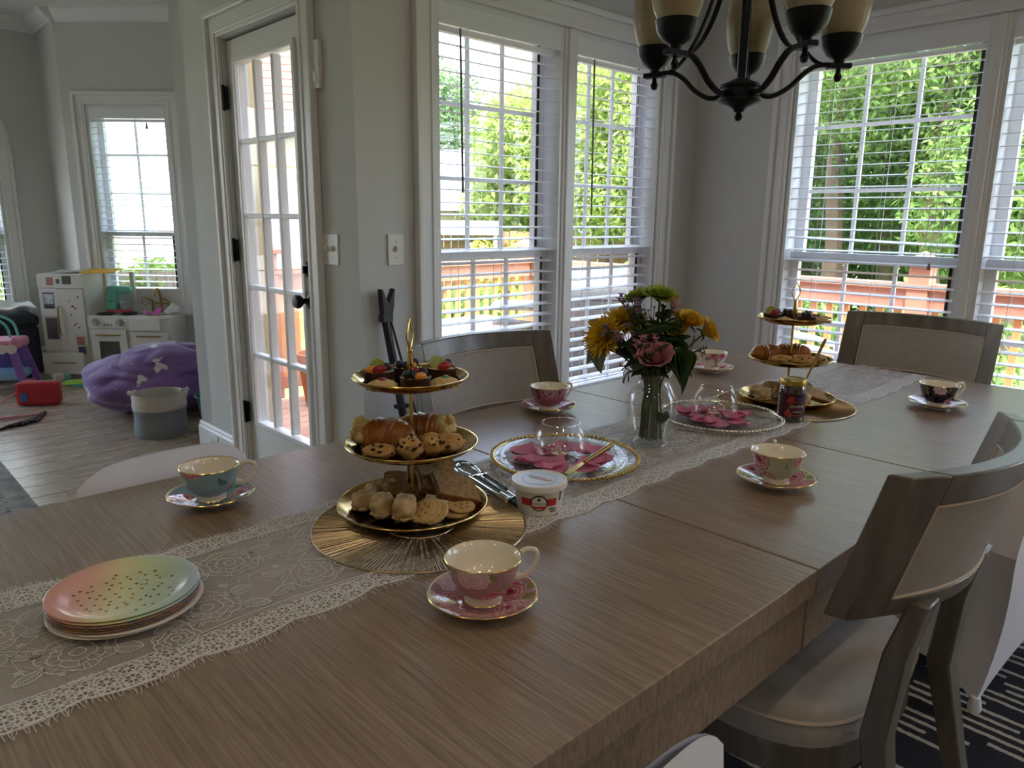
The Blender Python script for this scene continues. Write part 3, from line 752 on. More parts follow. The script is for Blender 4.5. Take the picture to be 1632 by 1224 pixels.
# ------------------------------------------------------------------ dining furniture
def table_wood(name, c0, c1, c2, rough=.38, along='Y', sc=1.0):
    t = NT(name)
    s = (230*sc, 8*sc, 60*sc) if along == 'Y' else ((3.2*sc, 70*sc, 30*sc) if along == 'X' else (50*sc, 50*sc, 2.4*sc))
    v = t.coord('Object', s)
    n1 = t.noise(v, 1.0, 5, .62, .3); n2 = t.noise(t.coord('Object'), 1.6, 3)
    c = t.ramp(n1, [(.28, hx(c0)), (.5, hx(c1)), (.72, hx(c2))])
    c = t.mix(t.math('MULTIPLY', n2, .5), c, hx(c1))
    # pale scuffs of use
    sp = t.noise(t.coord('Object', (1, 1, 1)), 46, 2, .5); sp2 = t.noise(t.coord('Object'), 4.5, 2)
    sf = t.math('MULTIPLY', t.math('GREATER_THAN', sp, .735), t.math('GREATER_THAN', sp2, .55))
    c = t.mix(t.math('MULTIPLY', sf, .28), c, hx('a89a86'))
    b = t.bsdf(c, t.math('MULTIPLY_ADD', n1, .22, rough-.08)); t.set(b, 'Specular IOR Level', .5); t.set(b, 'Coat Weight', .35); t.set(b, 'Coat Roughness', .22)
    t.set(b, 'Normal', t.bump(n1, .35, .002))
    return t.done(b)
TABW = table_wood('table_oak', '645343', '907a66', 'ad9681', .33)
CHW = table_wood('chair_oak', '48423b', '645c53', '7c746a', .42, 'Z', .6)
FAB = M('chair_linen', 'a9a39c', .9, var=.05, vscale=40, bump=.25, bscale=500)
WELT = M('chair_welt', 'c4b5a6', .85)

TZ = .76
tb = thing('dining_table', 'long grey brown oak dining table with two seams across the top', 'table')
for a, b in ((-.05, 1.0635), (1.0665, 1.6885), (1.6915, 2.80)):
    part('top_panel', MB().box(((a+b)/2, .9735, TZ-.021), (b-a, 1.073, .042)), TABW, tb, smooth=0, bevel=.002)
for a, b in ((.0, 1.062), (1.068, 1.687), (1.693, 2.75)):
    for y in (.462, 1.485): part('apron', MB().box(((a+b)/2, y, TZ-.094), (b-a, .026, .096)), TABW, tb, smooth=0, bevel=.002)
for x in (.012, 2.738): part('end_apron', MB().box((x, .9735, TZ-.094), (.026, 1.0, .096)), TABW, tb, smooth=0, bevel=.002)
for x in (1.0, 1.95):
    part('pedestal', MB().box((x, .9735, .40), (.30, .24, .56), taper=.88), TABW, tb, smooth=0, bevel=.006)
    part('plinth', MB().box((x, .9735, .065), (.72, .26, .11)), TABW, tb, smooth=0, bevel=.006)
    part('head_block', MB().box((x, .9735, .68), (.5, .8, .075)), TABW, tb, smooth=0)

def dining_chair(label, loc, rz):
    c = thing('dining_chair', label, 'chair', loc, rz, 'upholstered wooden dining chairs')
    HZ, Z0, WX, BOW = .245, .680, .265, .09
    def P(s, t, d):
        y = -.214*(1-t)-.282*t-BOW*(1-s*s)*(1-.05*t)
        nx = -.62*s
        return Vector((WX*s*(1+.0*t)-d*nx*.35, y+d, Z0+HZ*t))
    def block(s0, s1, t0, t1, d0, d1, n=10):
        m = MB(); vs = []
        for i in range(n+1):
            s = s0+(s1-s0)*i/n
            vs += [P(s, t0, d0), P(s, t0, d1), P(s, t1, d1), P(s, t1, d0)]
        fs = [(0, 1, 2, 3), tuple(4*n+k for k in (3, 2, 1, 0))]
        for i in range(n):
            for k in range(4): fs.append((4*i+k, 4*i+4+k, 4*i+4+(k+1) % 4, 4*i+(k+1) % 4))
        return m.add(vs, fs)
    part('back_stile', block(-1, -.79, 0, 1, -.017, .017, 3), CHW, c, smooth=30, bevel=.003)
    part('back_stile', block(.79, 1, 0, 1, -.017, .017, 3), CHW, c, smooth=30, bevel=.003)
    part('top_rail', block(-.79, .79, .80, 1, -.017, .017, 14), CHW, c, smooth=30, bevel=.003)
    part('bottom_rail', block(-.79, .79, 0, .13, -.017, .017, 14), CHW, c, smooth=30, bevel=.003)
    pd = part('back_pad', block(-.79, .79, .13, .80, -.0125, .0125, 14), FAB, c, smooth=30)
    for d in (-.0135, .0135):
        loop = [P(-.78+1.56*i/14, .14, d) for i in range(15)]+[P(.78, .14+.65*i/6, d) for i in range(1, 7)]+[P(.78-1.56*i/14, .79, d) for i in range(1, 15)]+[P(-.78, .79-.65*i/6, d) for i in range(1, 6)]
        part('welt', MB().tube(loop, .0032, 6, closed=True), WELT, pd)
    for s in (-1, 1):
        pts = [(s*.205, -.36, 0), (s*.18, -.30, .25), (s*.155, -.262, .45), (s*.145, -.275, .60), (s*.142, -.300, .70)]
        m = MB(); ws = [.034, .042, .048, .05, .052]; ds = [.03, .036, .042, .036, .03]
        vs = []
        for p, w, d in zip(pts, ws, ds): vs += [(p[0]-w/2, p[1]-d/2, p[2]), (p[0]+w/2, p[1]-d/2, p[2]), (p[0]+w/2, p[1]+d/2, p[2]), (p[0]-w/2, p[1]+d/2, p[2])]
        n = len(pts); fs = [(0, 3, 2, 1), tuple(4*(n-1)+k for k in range(4))]
        for i in range(n-1):
            for k in range(4): fs.append((4*i+k, 4*i+(k+1) % 4, 4*i+4+(k+1) % 4, 4*i+4+k))
        part('leg', m.add(vs, fs), CHW, c, smooth=25, bevel=.004)
        part('leg', MB().box((s*.205, .18, .19), (.042, .042, .38)), CHW, c, smooth=0, bevel=.004)
    def outline(k, n=40):
        out = []
        for i in range(n):
            a = 2*PI*i/n; ca, sa = math.cos(a), math.sin(a)
            e = .62 if sa < 0 else .38
            out.append((.262*k*math.copysign(abs(ca)**e, ca), (.235 if sa < 0 else .225)*k*math.copysign(abs(sa)**(e+.12), sa)))
        return out
    m = MB(); rows = [(.985, .40), (1.0, .42), (1.0, .448), (.985, .462), (.94, .472), (.75, .478), (.3, .480)]
    vs = []; n = 40
    for k, z in rows: vs += [(x, y, z) for x, y in outline(k)]
    fs = [tuple(range(n-1, -1, -1)), tuple((len(rows)-1)*n+i for i in range(n))]
    for j in range(len(rows)-1):
        for i in range(n): fs.append((j*n+i, j*n+(i+1) % n, (j+1)*n+(i+1) % n, (j+1)*n+i))
    st = part('seat', m.add(vs, fs), FAB, c, smooth=50)
    part('welt', MB().tube([(x, y, .449) for x, y in outline(1.004)], .0035, 6, closed=True), WELT, st)
    part('seat_frame', MB().prism(outline(.985), .345, .402), CHW, c, smooth=30)
    return c
dining_chair('wooden dining chair with curved padded back, pulled up beside the green cup', (1.33, .62, .012), 0)
dining_chair('wooden dining chair with padded back standing against the double window', (1.425, 1.345, .012), PI)
dining_chair('wooden dining chair with padded back at the end of the table', (2.72, .952, .012), PI/2)

COVER = M('white_spandex', 'e9e9f2', .55, var=.02, vscale=8, Sheen_Weight=.3)
def covered_chair(label, loc, rz, top=.775, yf=.215):
    c = thing('covered_chair', label, 'chair', loc, rz, 'folding chairs in white stretch covers')
    m = MB()
    def X(z, s):      # half width by height
        k = .235 if z < .44 else .235-.06*min(1, (z-.44)/.2)
        return k*s
    def yr(z): return -.235-.02*max(0, (z-.0)/.8)-.03*math.sin(PI*min(1, z/.8))
    def hem(s, h): return .010+h*(max(0, 1-s*s))**.8
    def rear(u, v):
        s = 2*u-1; z0 = hem(s, .20); rt = top-.045*abs(s)**5
        z = z0+(rt-z0)*v; b = 1-.07*math.sin(PI*min(1, z/.44))*(1 if z < .44 else 0)
        return (X(z, s)*b, yr(z)-.012*(1-s*s), z)
    def frontback(u, v):
        s = 2*u-1; rt = top-.045*abs(s)**5; z = .45+(rt-.45)*v
        return (X(z, s), yr(z)+.05*(1-v)+.022-.022*v**4, z)
    def seat(u, v):
        s = 2*u-1; y = -.215+(yf+.215)*v
        return (.235*s*(1-.02*math.sin(PI*v)), y, .45-.012*math.sin(PI*u)*math.sin(PI*v))
    def front(u, v):
        s = 2*u-1; z0 = hem(s, .20); z = z0+(.45-z0)*v
        return (.235*s*(1-.05*math.sin(PI*z/.45)), yf-.02*math.sin(PI*z/.45), z)
    def side(sg):
        def f(u, v):
            s = 2*u-1; z0 = hem(s, .07); z = z0+(.45-z0)*v
            ya, yb = yr(z), yf-.02*math.sin(PI*z/.45)
            pinch = 1-.06*math.sin(PI*min(1, z/.45))
            return (sg*.235*pinch*(1-.03*(1-s*s)), ya+(yb-ya)*u, z)
        return f
    def gore(sg):     # fabric between back and seat sides
        def f(u, v):
            z = .45+(top-.045-.45)*v
            a = Vector((X(z, sg), yr(z), z)); b = Vector((X(z, sg), yr(z)+.05*(1-v)+.022-.022*v**4, z))
            return a.lerp(b, u)
        return f
    m.grid(rear, 20, 20); m.grid(frontback, 20, 12); m.grid(seat, 12, 12); m.grid(front, 20, 10)
    for sg in (-1, 1): m.grid(side(sg), 20, 10); m.grid(gore(sg), 2, 12)
    part('stretch_cover', m, COVER, c, smooth=45)
    for sx in (-1, 1):
        for y in (-.235, yf-.002): part('foot_pocket', MB().lathe([(0, 0), (.016, 0), (.018, .012), (.012, .04), (0, .045)], 10, (sx*.228, y, 0)), COVER, c)
    return c
covered_chair('white stretch-covered chair beside the blue cup', (.51, 1.335, .0), PI+.03, .79)
covered_chair('white stretch-covered chair behind the wooden chair with the curved padded back', (2.375, .60, .012), -.2, .80, .10)
covered_chair('white stretch-covered chair pulled up by the pink flowered cup', (.462, .602, .012), 0, .772)
covered_chair('white stretch-covered chair behind the yellow roses', (2.24, 1.345, .0), PI, .80)

# rugs
def stripe_rug():
    t = NT('stripe_rug')
    v = t.coord('Object'); sx = t.n('SeparateXYZ'); t.set(sx, 0, v)
    row = t.math('FLOOR', t.math('MULTIPLY', sx.outputs[0], 28)); fr = t.math('FRACT', t.math('MULTIPLY', sx.outputs[0], 28))
    cmb = t.n('CombineXYZ'); t.set(cmb, 0, t.math('MULTIPLY', row, 7.31)); t.set(cmb, 1, t.math('MULTIPLY', sx.outputs[1], 2.3)); 
    seg = t.noise(cmb.outputs[0], 1.0, 2)
    wob = t.noise(t.coord('Object', (1, 1, 1)), 60, 2)
    ln = t.math('LESS_THAN', t.math('ABSOLUTE', t.math('SUBTRACT', t.math('ADD', fr, t.math('MULTIPLY', t.math('SUBTRACT', wob, .5), .25)), .5)), .20)
    on = t.math('MULTIPLY', ln, t.math('GREATER_THAN', seg, .47))
    fz = t.noise(t.coord('Object'), 260, 2)
    dark = t.ramp(fz, [(.35, hx('07080d')), (.62, hx('141722')), (.8, hx('4a4e58'))])
    c = t.mix(on, dark, hx('b5ad9e'))
    b = t.bsdf(c, .95); t.set(b, 'Normal', t.bump(t.math('ADD', fz, t.math('MULTIPLY', on, .6)), .6, .006))
    return t.done(b)
rg = MB().box((1.45, .85, .006), (3.7, 2.9, .012)); tag(rg.build('striped_rug', stripe_rug(), None, smooth=0, bevel=.003), 'dark navy rug with broken cream stripes under the table', 'rug')
def grey_rug():
    t = NT('grey_rug'); v = t.coord('Object')
    n = t.noise(v, 9, 4); n2 = t.noise(v, 50, 3)
    w = t.n('TexBrick'); t.set(w, 'Vector', t.coord('Object', (9, 9, 9))); t.set(w, 'Scale', 1.0)
    w.inputs['Mortar Size'].default_value = .05; w.offset = .5
    w.inputs['Color1'].default_value = (0, 0, 0, 1); w.inputs['Color2'].default_value = (0, 0, 0, 1); w.inputs['Mortar'].default_value = (1, 1, 1, 1)
    base = t.ramp(n, [(.3, hx('6f6f70')), (.6, hx('9b9894')), (.8, hx('b5b0a8'))])
    k = t.math('MULTIPLY', w.outputs[0], t.math('GREATER_THAN', n2, .5))
    xs = t.n('SeparateXYZ'); t.set(xs, 0, v)
    k = t.math('MULTIPLY', k, t.math('LESS_THAN', xs.outputs[0], .52))
    c = t.mix(k, base, hx('2a2a2c')); b = t.bsdf(c, .95); t.set(b, 'Normal', t.bump(n2, .4, .004)); return t.done(b)
rg = MB().box((-.70, 4.1, .005), (2.62, 3.2, .010)); tag(rg.build('faded_rug', grey_rug(), None, smooth=0, bevel=.003), 'faded grey patterned rug on the wood floor', 'rug')

# ------------------------------------------------------------------ chandelier
BRZ = M('aged_bronze', '1d2124', .42, .75, var=.2, vscale=20)
def shade_mat():
    t = NT('amber_glass'); v = t.coord('Object'); n = t.noise(v, 9, 4, .6, .5)
    c = t.ramp(n, [(.3, hx('a99a78')), (.7, hx('cfc4a6'))])
    b = t.bsdf(c, .35); q = t.n('BsdfTranslucent'); t.set(q, 0, c)
    m = t.n('MixShader'); t.set(m, 0, .4); t.set(m, 1, b); t.set(m, 2, q); return t.done(m)
SHADE = shade_mat()
ch = thing('chandelier', 'dark bronze chandelier with five amber glass shades over the table', 'chandelier', (1.69, 1.0, 0), 0)
part('hub', MB().lathe([(0, 1.535), (.01, 1.535), (.018, 1.545), (.048, 1.556), (.052, 1.560), (.052, 1.566), (.046, 1.570), (.046, 1.588), (.05, 1.590), (.05, 1.596), (.03, 1.604), (.012, 1.612), (0, 1.612)], 28), BRZ, ch)
part('finial', MB().lathe([(0, 1.514), (.007, 1.516), (.010, 1.524), (.007, 1.531), (.005, 1.538), (0, 1.54)], 14), BRZ, ch)
part('stem', MB().tube([(0, 0, 1.60), (0, 0, 2.15)], .011, 10), BRZ, ch)
part('chain', MB().tube([(0, 0, 2.15), (0, 0, 2.79)], .006, 8), BRZ, ch)
part('canopy', MB().lathe([(0, 2.755), (.03, 2.76), (.065, 2.785), (.07, 2.8), (0, 2.8)], 24), BRZ, ch)
part('collar', MB().lathe([(0, 2.04), (.03, 2.045), (.034, 2.06), (.02, 2.08), (0, 2.085)], 20), BRZ, ch)
back = math.atan2(1.0, 1.69)
for k in range(5):
    a = back+math.radians(72*k-3); d = Vector((math.cos(a), math.sin(a), 0)); sd_ = Vector((-d.y, d.x, 0)); R = .228
    def Q(r, z, s=0.0): return d*r+sd_*s+Vector((0, 0, z))
    # S-shaped lower arm, a pair of flat bars side by side
    lo = spline([Q(.035, 1.578), Q(.075, 1.572), (Q(.115, 1.592)), Q(.15, 1.625), Q(.185, 1.642), Q(R+.018, 1.640)], 6)
    arm = part('arm', MB().tube(lo, .0085, 8, flat=.75), BRZ, ch)
    up = spline([Q(R-.01, 1.638, .0), Q(.165, 1.655), Q(.115, 1.72), Q(.075, 1.82), Q(.04, 1.95), Q(.012, 2.05)], 6)
    part('strap', MB().tube(up, .0085, 8, flat=.45), BRZ, arm)
    part('bracket', MB().box(Q(R, 1.640), (.055, .024, .012), R=Rz(a)), BRZ, arm, smooth=0, bevel=.002)
    part('cup', MB().lathe([(0, 1.645), (.012, 1.645), (.014, 1.655), (.03, 1.665), (.042, 1.682), (.046, 1.70), (.047, 1.706), (.040, 1.706), (0, 1.70)], 24, Q(R, 0)), BRZ, arm)
    part('tip', MB().lathe([(0, 1.604), (.007, 1.607), (.010, 1.616), (.006, 1.624), (.005, 1.634), (0, 1.636)], 12, Q(R, 0)), BRZ, arm)
    part('shade', MB().lathe([(.040, 1.702), (.052, 1.728), (.059, 1.765), (.059, 1.80), (.055, 1.84), (.056, 1.88), (.064, 1.91), (.062, 1.912), (.053, 1.88), (.052, 1.84), (.056, 1.80), (.056, 1.765), (.049, 1.73), (.038, 1.705)], 28, Q(R, 0)), SHADE, arm)
# ------------------------------------------------------------------ lace runner
RX0, RX1, RY, RHW = -.04, 2.79, 1.0, .163
def lace_mat():
    t = NT('lace_net')
    tc = t.coord('Object'); sx = t.n('SeparateXYZ'); t.set(sx, 0, tc)
    v = t.math('DIVIDE', t.math('ABSOLUTE', t.math('SUBTRACT', sx.outputs[1], RY)), RHW)
    P_ = .0245
    gx = t.math('DIVIDE', sx.outputs[0], P_); col = t.math('FLOOR', gx)
    gy = t.math('ADD', t.math('DIVIDE', sx.outputs[1], P_), t.math('MULTIPLY', t.math('MODULO', col, 2.0), .5))
    lx = t.math('SUBTRACT', t.math('FRACT', gx), .5); ly = t.math('SUBTRACT', t.math('FRACT', gy), .5)
    r = t.math('SQRT', t.math('ADD', t.math('MULTIPLY', lx, lx), t.math('MULTIPLY', ly, ly))); th = t.math('ARCTAN2', ly, lx)
    hole = t.math('MULTIPLY', t.math('GREATER_THAN', t.math('ABSOLUTE', t.math('SINE', t.math('MULTIPLY', th, 3.5))), .50), t.math('MULTIPLY', t.math('GREATER_THAN', r, .13), t.math('LESS_THAN', r, .36)))
    net = t.math('LESS_THAN', t.math('MULTIPLY', t.math('SINE', t.math('MULTIPLY', sx.outputs[0], 2600)), t.math('SINE', t.math('MULTIPLY', sx.outputs[1], 2600))), -.1)
    k2 = t.voro(tc, 190, 'F1', '2D', rand=.6); fine = t.math('LESS_THAN', k2, .36)
    out = t.math('GREATER_THAN', r, .44)
    bord = t.math('SUBTRACT', .90, t.math('MULTIPLY', hole, .78)); bord = t.math('SUBTRACT', bord, t.math('MULTIPLY', t.math('MULTIPLY', fine, out), .5))
    wb = t.noise(tc, 7, 1)
    isb = t.math('GREATER_THAN', t.math('ADD', v, t.math('MULTIPLY', t.math('SUBTRACT', wb, .5), .10)), .71)
    a = t.math('ADD', t.math('MULTIPLY', isb, bord), t.math('MULTIPLY', t.math('SUBTRACT', 1.0, isb), t.math('MULTIPLY_ADD', net, .14, .29)))
    b = t.bsdf(hx('e6e2de'), .85); t.set(b, 'Alpha', a)
    return t.done(b)
LACE = lace_mat(); THREAD = M('lace_thread', 'e6e2de', .85)
rn = thing('lace_runner', 'white floral lace runner with fringed scalloped edges along the table', 'runner', (0, 0, 0))
def edge_y(x, s): return s*(RHW-.004+.013*abs(math.sin((x+s*.03)*PI/.125))**.8+.005*math.sin(x*9.0+s))
def rfun(u, v):
    x = RX0+(RX1-RX0)*u; a, b = edge_y(x, -1), edge_y(x, 1)
    return (x, RY+a+(b-a)*v, TZ+.0012+.0004*math.sin(x*31)*math.sin(v*17))
part('lace_net', MB().grid(rfun, 460, 6), LACE, rn, smooth=60)
lm = MB(); rng = random.Random(3)
def ribbon(pts, w, z=TZ+.0021):
    vs = []; n = len(pts)
    for i, p in enumerate(pts):
        a, b = pts[max(0, i-1)], pts[min(n-1, i+1)]; dx, dy = b[0]-a[0], b[1]-a[1]; l = math.hypot(dx, dy) or 1
        nx, ny = -dy/l*w/2, dx/l*w/2
        vs += [(p[0]+nx, p[1]+ny, z), (p[0]-nx, p[1]-ny, z)]
    lm.add(vs, [(2*i, 2*i+1, 2*i+3, 2*i+2) for i in range(n-1)])
def lace_rose(cx, cy, R, ph):
    rs = []
    for j in range(4):
        n = 4+j; rj = R*(.20+.27*j)
        f = lambda a, rj=rj, n=n, j=j: rj*(1+.20*abs(math.sin(n*(a+ph+j)/2)))
        ribbon([(cx+f(2*PI*k/40)*math.cos(2*PI*k/40), cy+f(2*PI*k/40)*math.sin(2*PI*k/40)) for k in range(41)], .0017); rs.append(f)
    for k in range(46):
        a = 2*PI*k/46; j = 2 if k % 3 else 1
        if math.sin(n*a*.5+ph) > -.5: ribbon([(cx+rs[j](a)*math.cos(a), cy+rs[j](a)*math.sin(a)), (cx+rs[j+1](a)*.97*math.cos(a), cy+rs[j+1](a)*.97*math.sin(a))], .0009)
def lace_leaf(cx, cy, a, L, w):
    ca, sa = math.cos(a), math.sin(a); T = lambda x, y: (cx+x*ca-y*sa, cy+x*sa+y*ca)
    up = [T(L*k/12, w*math.sin(PI*k/12)**.8) for k in range(13)]; dn = [T(L*k/12, -w*math.sin(PI*k/12)**.8) for k in range(13)]
    ribbon(up, .0017); ribbon(dn, .0017); ribbon([T(0, 0), T(L, 0)], .0013)
    for k in range(2, 11):
        for s in (-1, 1): ribbon([T(L*k/12, 0), T(L*(k+1)/12, s*w*.9*math.sin(PI*min(1, (k+1)/12))**.8)], .0008)
def lace_bud(cx, cy, r):
    for q in (1.0, .45): ribbon([(cx+r*q*math.cos(2*PI*k/12), cy+r*q*math.sin(2*PI*k/12)) for k in range(13)], r*.42)
    for k in range(5): a = 2*PI*k/5; ribbon([(cx+r*math.cos(a), cy+r*math.sin(a)), (cx+r*1.9*math.cos(a), cy+r*1.9*math.sin(a))], r*.5)
N_ = 600
for s in (-1, 1):
    for off, w in ((.114, .0022), (.120, .0013)): ribbon([(RX0+(RX1-RX0)*k/N_, RY+s*(off+.006*math.sin((RX0+(RX1-RX0)*k/N_)*14+s))) for k in range(N_+1)], w)
    ribbon([(RX0+(RX1-RX0)*k/N_, RY+edge_y(RX0+(RX1-RX0)*k/N_, s)*.985) for k in range(N_+1)], .0028)
    ribbon([(RX0+(RX1-RX0)*k/N_, RY+s*.030+.062*math.sin((RX0+(RX1-RX0)*k/N_)*17+s*1.7)) for k in range(N_+1)], .0016)
x = RX0+.06; q = 0
while x < RX1-.03:
    s = 1 if q % 2 else -1
    lace_rose(x, RY+s*.055, .038, q*1.3)
    for da in (-.5, .35, 2.6, 3.5): lace_leaf(x+.040*math.cos(da), RY+s*.055+.040*math.sin(da), da+rng.uniform(-.3, .3), rng.uniform(.03, .045), rng.uniform(.009, .013))
    if q % 3 == 0: lace_rose(x+.02, RY-s*.105, .024, q)
    for k in range(7):
        bx_, by_ = x+rng.uniform(-.05, .07), RY-s*rng.uniform(.0, .095); lace_bud(bx_, by_, rng.uniform(.0028, .0042))
        ribbon([(bx_, by_), (bx_+rng.uniform(-.02, .02), by_+rng.uniform(-.012, .012)), (x+rng.uniform(-.03, .03), RY)], .0009)
    x += .078; q += 1
o = part('lace_motifs', lm, THREAD, rn, smooth=0); o['kind'] = 'stuff'
fr = MB()
for s in (-1, 1):
    x = RX0
    while x < RX1:
        y = RY+edge_y(x, s); l = rng.uniform(.008, .016); dx = rng.uniform(-.005, .005); w = .00045
        fr.add([(x-w, y-s*.001, TZ+.0016), (x+w, y-s*.001, TZ+.0016), (x+dx*.4+w, y+s*l*.6, TZ+.0016), (x+dx*.4-w, y+s*l*.6, TZ+.0016), (x+dx+w*.5, y+s*l, TZ+.0012), (x+dx-w*.5, y+s*l, TZ+.0012)], [(0, 1, 2, 3), (3, 2, 4, 5)]); x += rng.uniform(.0025, .0055)
fo = part('fringe', fr, THREAD, rn, smooth=0); fo['kind'] = 'stuff'

# ------------------------------------------------------------------ cups and saucers
GOLD = M('gold', 'c9ab62', .22, 1.0)
GOLDB = M('gold_brushed', 'b89246', .3, 1.0)
IVORY = M('bone_china', 'efe6d6', .12, spec=.6)
def floral(name, base, c1, c2, leaf, scale=24, dens=.42):
    t = NT(name); tc = t.coord('Object')
    nzc = t.n('TexNoise'); t.set(nzc, 'Vector', tc); t.set(nzc, 'Scale', 55.0); nzc.inputs['Detail'].default_value = 2
    scl = t.n('VectorMath', operation='SCALE'); t.set(scl, 0, nzc.outputs[1]); t.set(scl, 'Scale', .012)
    vec = t.n('VectorMath', operation='ADD'); t.set(vec, 0, tc); t.set(vec, 1, scl.outputs[0])
    d = t.voro(vec.outputs[0], scale); cl = t.voro(vec.outputs[0], scale, out='Color')
    pet = t.voro(tc, scale*5.5)
    d2 = t.math('ADD', d, t.math('MULTIPLY', t.math('SUBTRACT', pet, .5), .10))
    sep = t.n('SeparateColor'); t.set(sep, 0, cl)
    lv = t.voro(vec.outputs[0], scale*1.7, out='Distance'); lvc = t.noise(tc, scale*1.4, 2)
    leafm = t.math('MULTIPLY', t.math('LESS_THAN', lv, .36), t.math('GREATER_THAN', lvc, .50))
    bg = t.mix(leafm, hx(base), hx(leaf))
    flo = t.mix(t.math('GREATER_THAN', sep.outputs[0], .5), hx(c1), hx(c2))
    dark = t.mix(.55, flo, (.12, .01, .02, 1)); light = t.mix(.5, flo, hx('f6e8e6'))
    rg_ = t.math('SINE', t.math('MULTIPLY', t.math('ADD', d2, t.math('MULTIPLY', lvc, .12)), 42.0))
    stripes = t.mix(t.math('MULTIPLY_ADD', rg_, .5, .5), flo, light)
    core = t.mix(t.math('LESS_THAN', d2, .14), stripes, dark)
    c = t.mix(t.math('LESS_THAN', d2, dens), bg, core)
    b = t.bsdf(c, .10); t.set(b, 'Specular IOR Level', .6); t.set(b, 'Coat Weight', .4); t.set(b, 'Coat Roughness', .04)
    return t.done(b)
def teacup(nm, x, y, fm, hang, cl, sl_, white_saucer=None):
    s = thing('saucer', sl_, 'saucer', (x, y, TZ+.0004), 0, 'flowered saucers')
    sm = white_saucer or fm
    part('dish', MB().lathe([(0, .004), (.028, .004), (.029, .0), (.033, .0), (.034, .005), (.055, .011), (.074, .0175), (.0765, .0195), (.0755, .021), (.073, .0195), (.055, .0135), (.036, .008), (.034, .0066), (0, .0066)], 56, mis=[1]*9+[0]*5), [sm, IVORY], s)
    part('gold_line', MB().tube([(.0763*math.cos(2*PI*k/56), .0763*math.sin(2*PI*k/56), .0202) for k in range(56)], .0009, 5, closed=True), GOLD, s)
    c = thing('teacup', cl, 'cup', (x, y, TZ+.0073), hang, 'flowered teacups')
    prof = [(0, .004), (.021, .004), (.023, 0), (.0265, 0), (.0265, .002), (.0235, .009), (.0235, .011), (.031, .016), (.039, .025), (.0445, .037), (.0485, .051), (.0530, .0635), (.0522, .0645), (.0510, .0637), (.0465, .051), (.0425, .038), (.037, .027), (.028, .018), (.012, .0145), (0, .014)]
    mis = [1]*6+[0]*5+[1]*8
    part('bowl', MB().lathe(prof, 48, mis=mis), [fm, IVORY], c)
    hp = spline([(.0475, 0, .0535), (.060, 0, .064), (.075, 0, .062), (.0795, 0, .050), (.072, 0, .036), (.058, 0, .026), (.044, 0, .027)], 6)
    part('handle', MB().tube(hp, [.0042-.0014*math.sin(PI*i/(len(hp)-1)) for i in range(len(hp))], 8, flat=1.3), IVORY, c)
    part('gold_line', MB().tube([(.0524*math.cos(2*PI*k/48), .0524*math.sin(2*PI*k/48), .0643) for k in range(48)], .0009, 5, closed=True), GOLD, c)
    part('gold_line', MB().tube([(.0266*math.cos(2*PI*k/40), .0266*math.sin(2*PI*k/40), .0015) for k in range(40)], .0008, 5, closed=True), GOLD, c)
AR = -.7636        # image-right direction on the table
teacup('a', .617, .704, floral('china_mauve', 'b58a94', 'b5414f', 'd9b3bb', '8d8a52', 24, .58), AR+.35, 'mauve teacup with pink and white flowers beside the gold placemat', 'mauve saucer with red roses beside the gold placemat')
teacup('b', .491, 1.324, floral('china_blue', '8fb3bd', 'c46a7c', 'd67f92', '57807a', 20, .42), AR+.35, 'pale blue teacup with pink roses', 'pale blue saucer with pink roses')
teacup('c', 1.446, 1.377, floral('china_rose', 'b26a80', '8f3450', 'a34c66', '7a4a58', 24, .58), AR+.6, 'rose pink teacup in front of the chair by the double window', 'rose pink saucer in front of the chair by the double window')
teacup('d', 2.279, 1.383, floral('china_white', 'ece0d2', 'c6557a', 'd88ba0', 'a9a283', 21, .36), AR+PI-.1, 'white teacup with a pink flower near the table corner', 'white saucer with small pink flowers near the table corner')
teacup('e', 2.318, .666, floral('china_black', '1d1c24', 'b5708a', 'd4b8c0', '70743c', 24, .50), AR+.15, 'black teacup with pale pink flowers', 'black and cream flowered saucer under the black cup')
teacup('f', 1.369, .666, floral('china_green', 'b9c6a4', 'b0455a', 'c66a80', '8a9a66', 22, .54), AR+1.35, 'pale green teacup with red flowers', 'pale green saucer with red flowers')

# ------------------------------------------------------------------ paper plates
def plate_mat(name, kind):
    t = NT(name); tc = t.coord('Object'); sx = t.n('SeparateXYZ'); t.set(sx, 0, tc)
    if kind == 'pastel':
        g = t.math('ADD', t.math('MULTIPLY', sx.outputs[0], 4.2), t.math('MULTIPLY', sx.outputs[1], -2.2)); g = t.math('MULTIPLY_ADD', g, .9, .5)
        c = t.ramp(g, [(.0, hx('e79a98')), (.28, hx('ecb7a4')), (.46, hx('e9e3ae')), (.62, hx('cfe0bd')), (.85, hx('bccfd2')), (1, hx('c3c6dc'))])
        r = t.math('SQRT', t.math('ADD', t.math('MULTIPLY', sx.outputs[0], sx.outputs[0]), t.math('MULTIPLY', sx.outputs[1], sx.outputs[1])))
        dots = t.math('MULTIPLY', t.math('LESS_THAN', t.voro(tc, 70, 'F1', '2D', rand=.75), .15), t.math('LESS_THAN', r, .066))
        c = t.mix(dots, c, hx('a8803e'))
        b = t.bsdf(c, t.math('MULTIPLY_ADD', dots, -.05, .24), t.math('MULTIPLY', dots, .7))
    elif kind == 'plaid':
        w = t.n('TexChecker'); t.set(w, 'Vector', t.coord('Object', (90, 90, 90))); t.set(w, 'Scale', 1.0); t.set(w, 1, hx('b88d66')); t.set(w, 2, hx('8a7a80'))
        b = t.bsdf(w.outputs[0], .4)
    else: b = t.bsdf(hx('e8e2d8'), .4)
    return t.done(b)
PM = {k: plate_mat('paper_'+k, k) for k in ('pastel', 'plaid', 'white')}
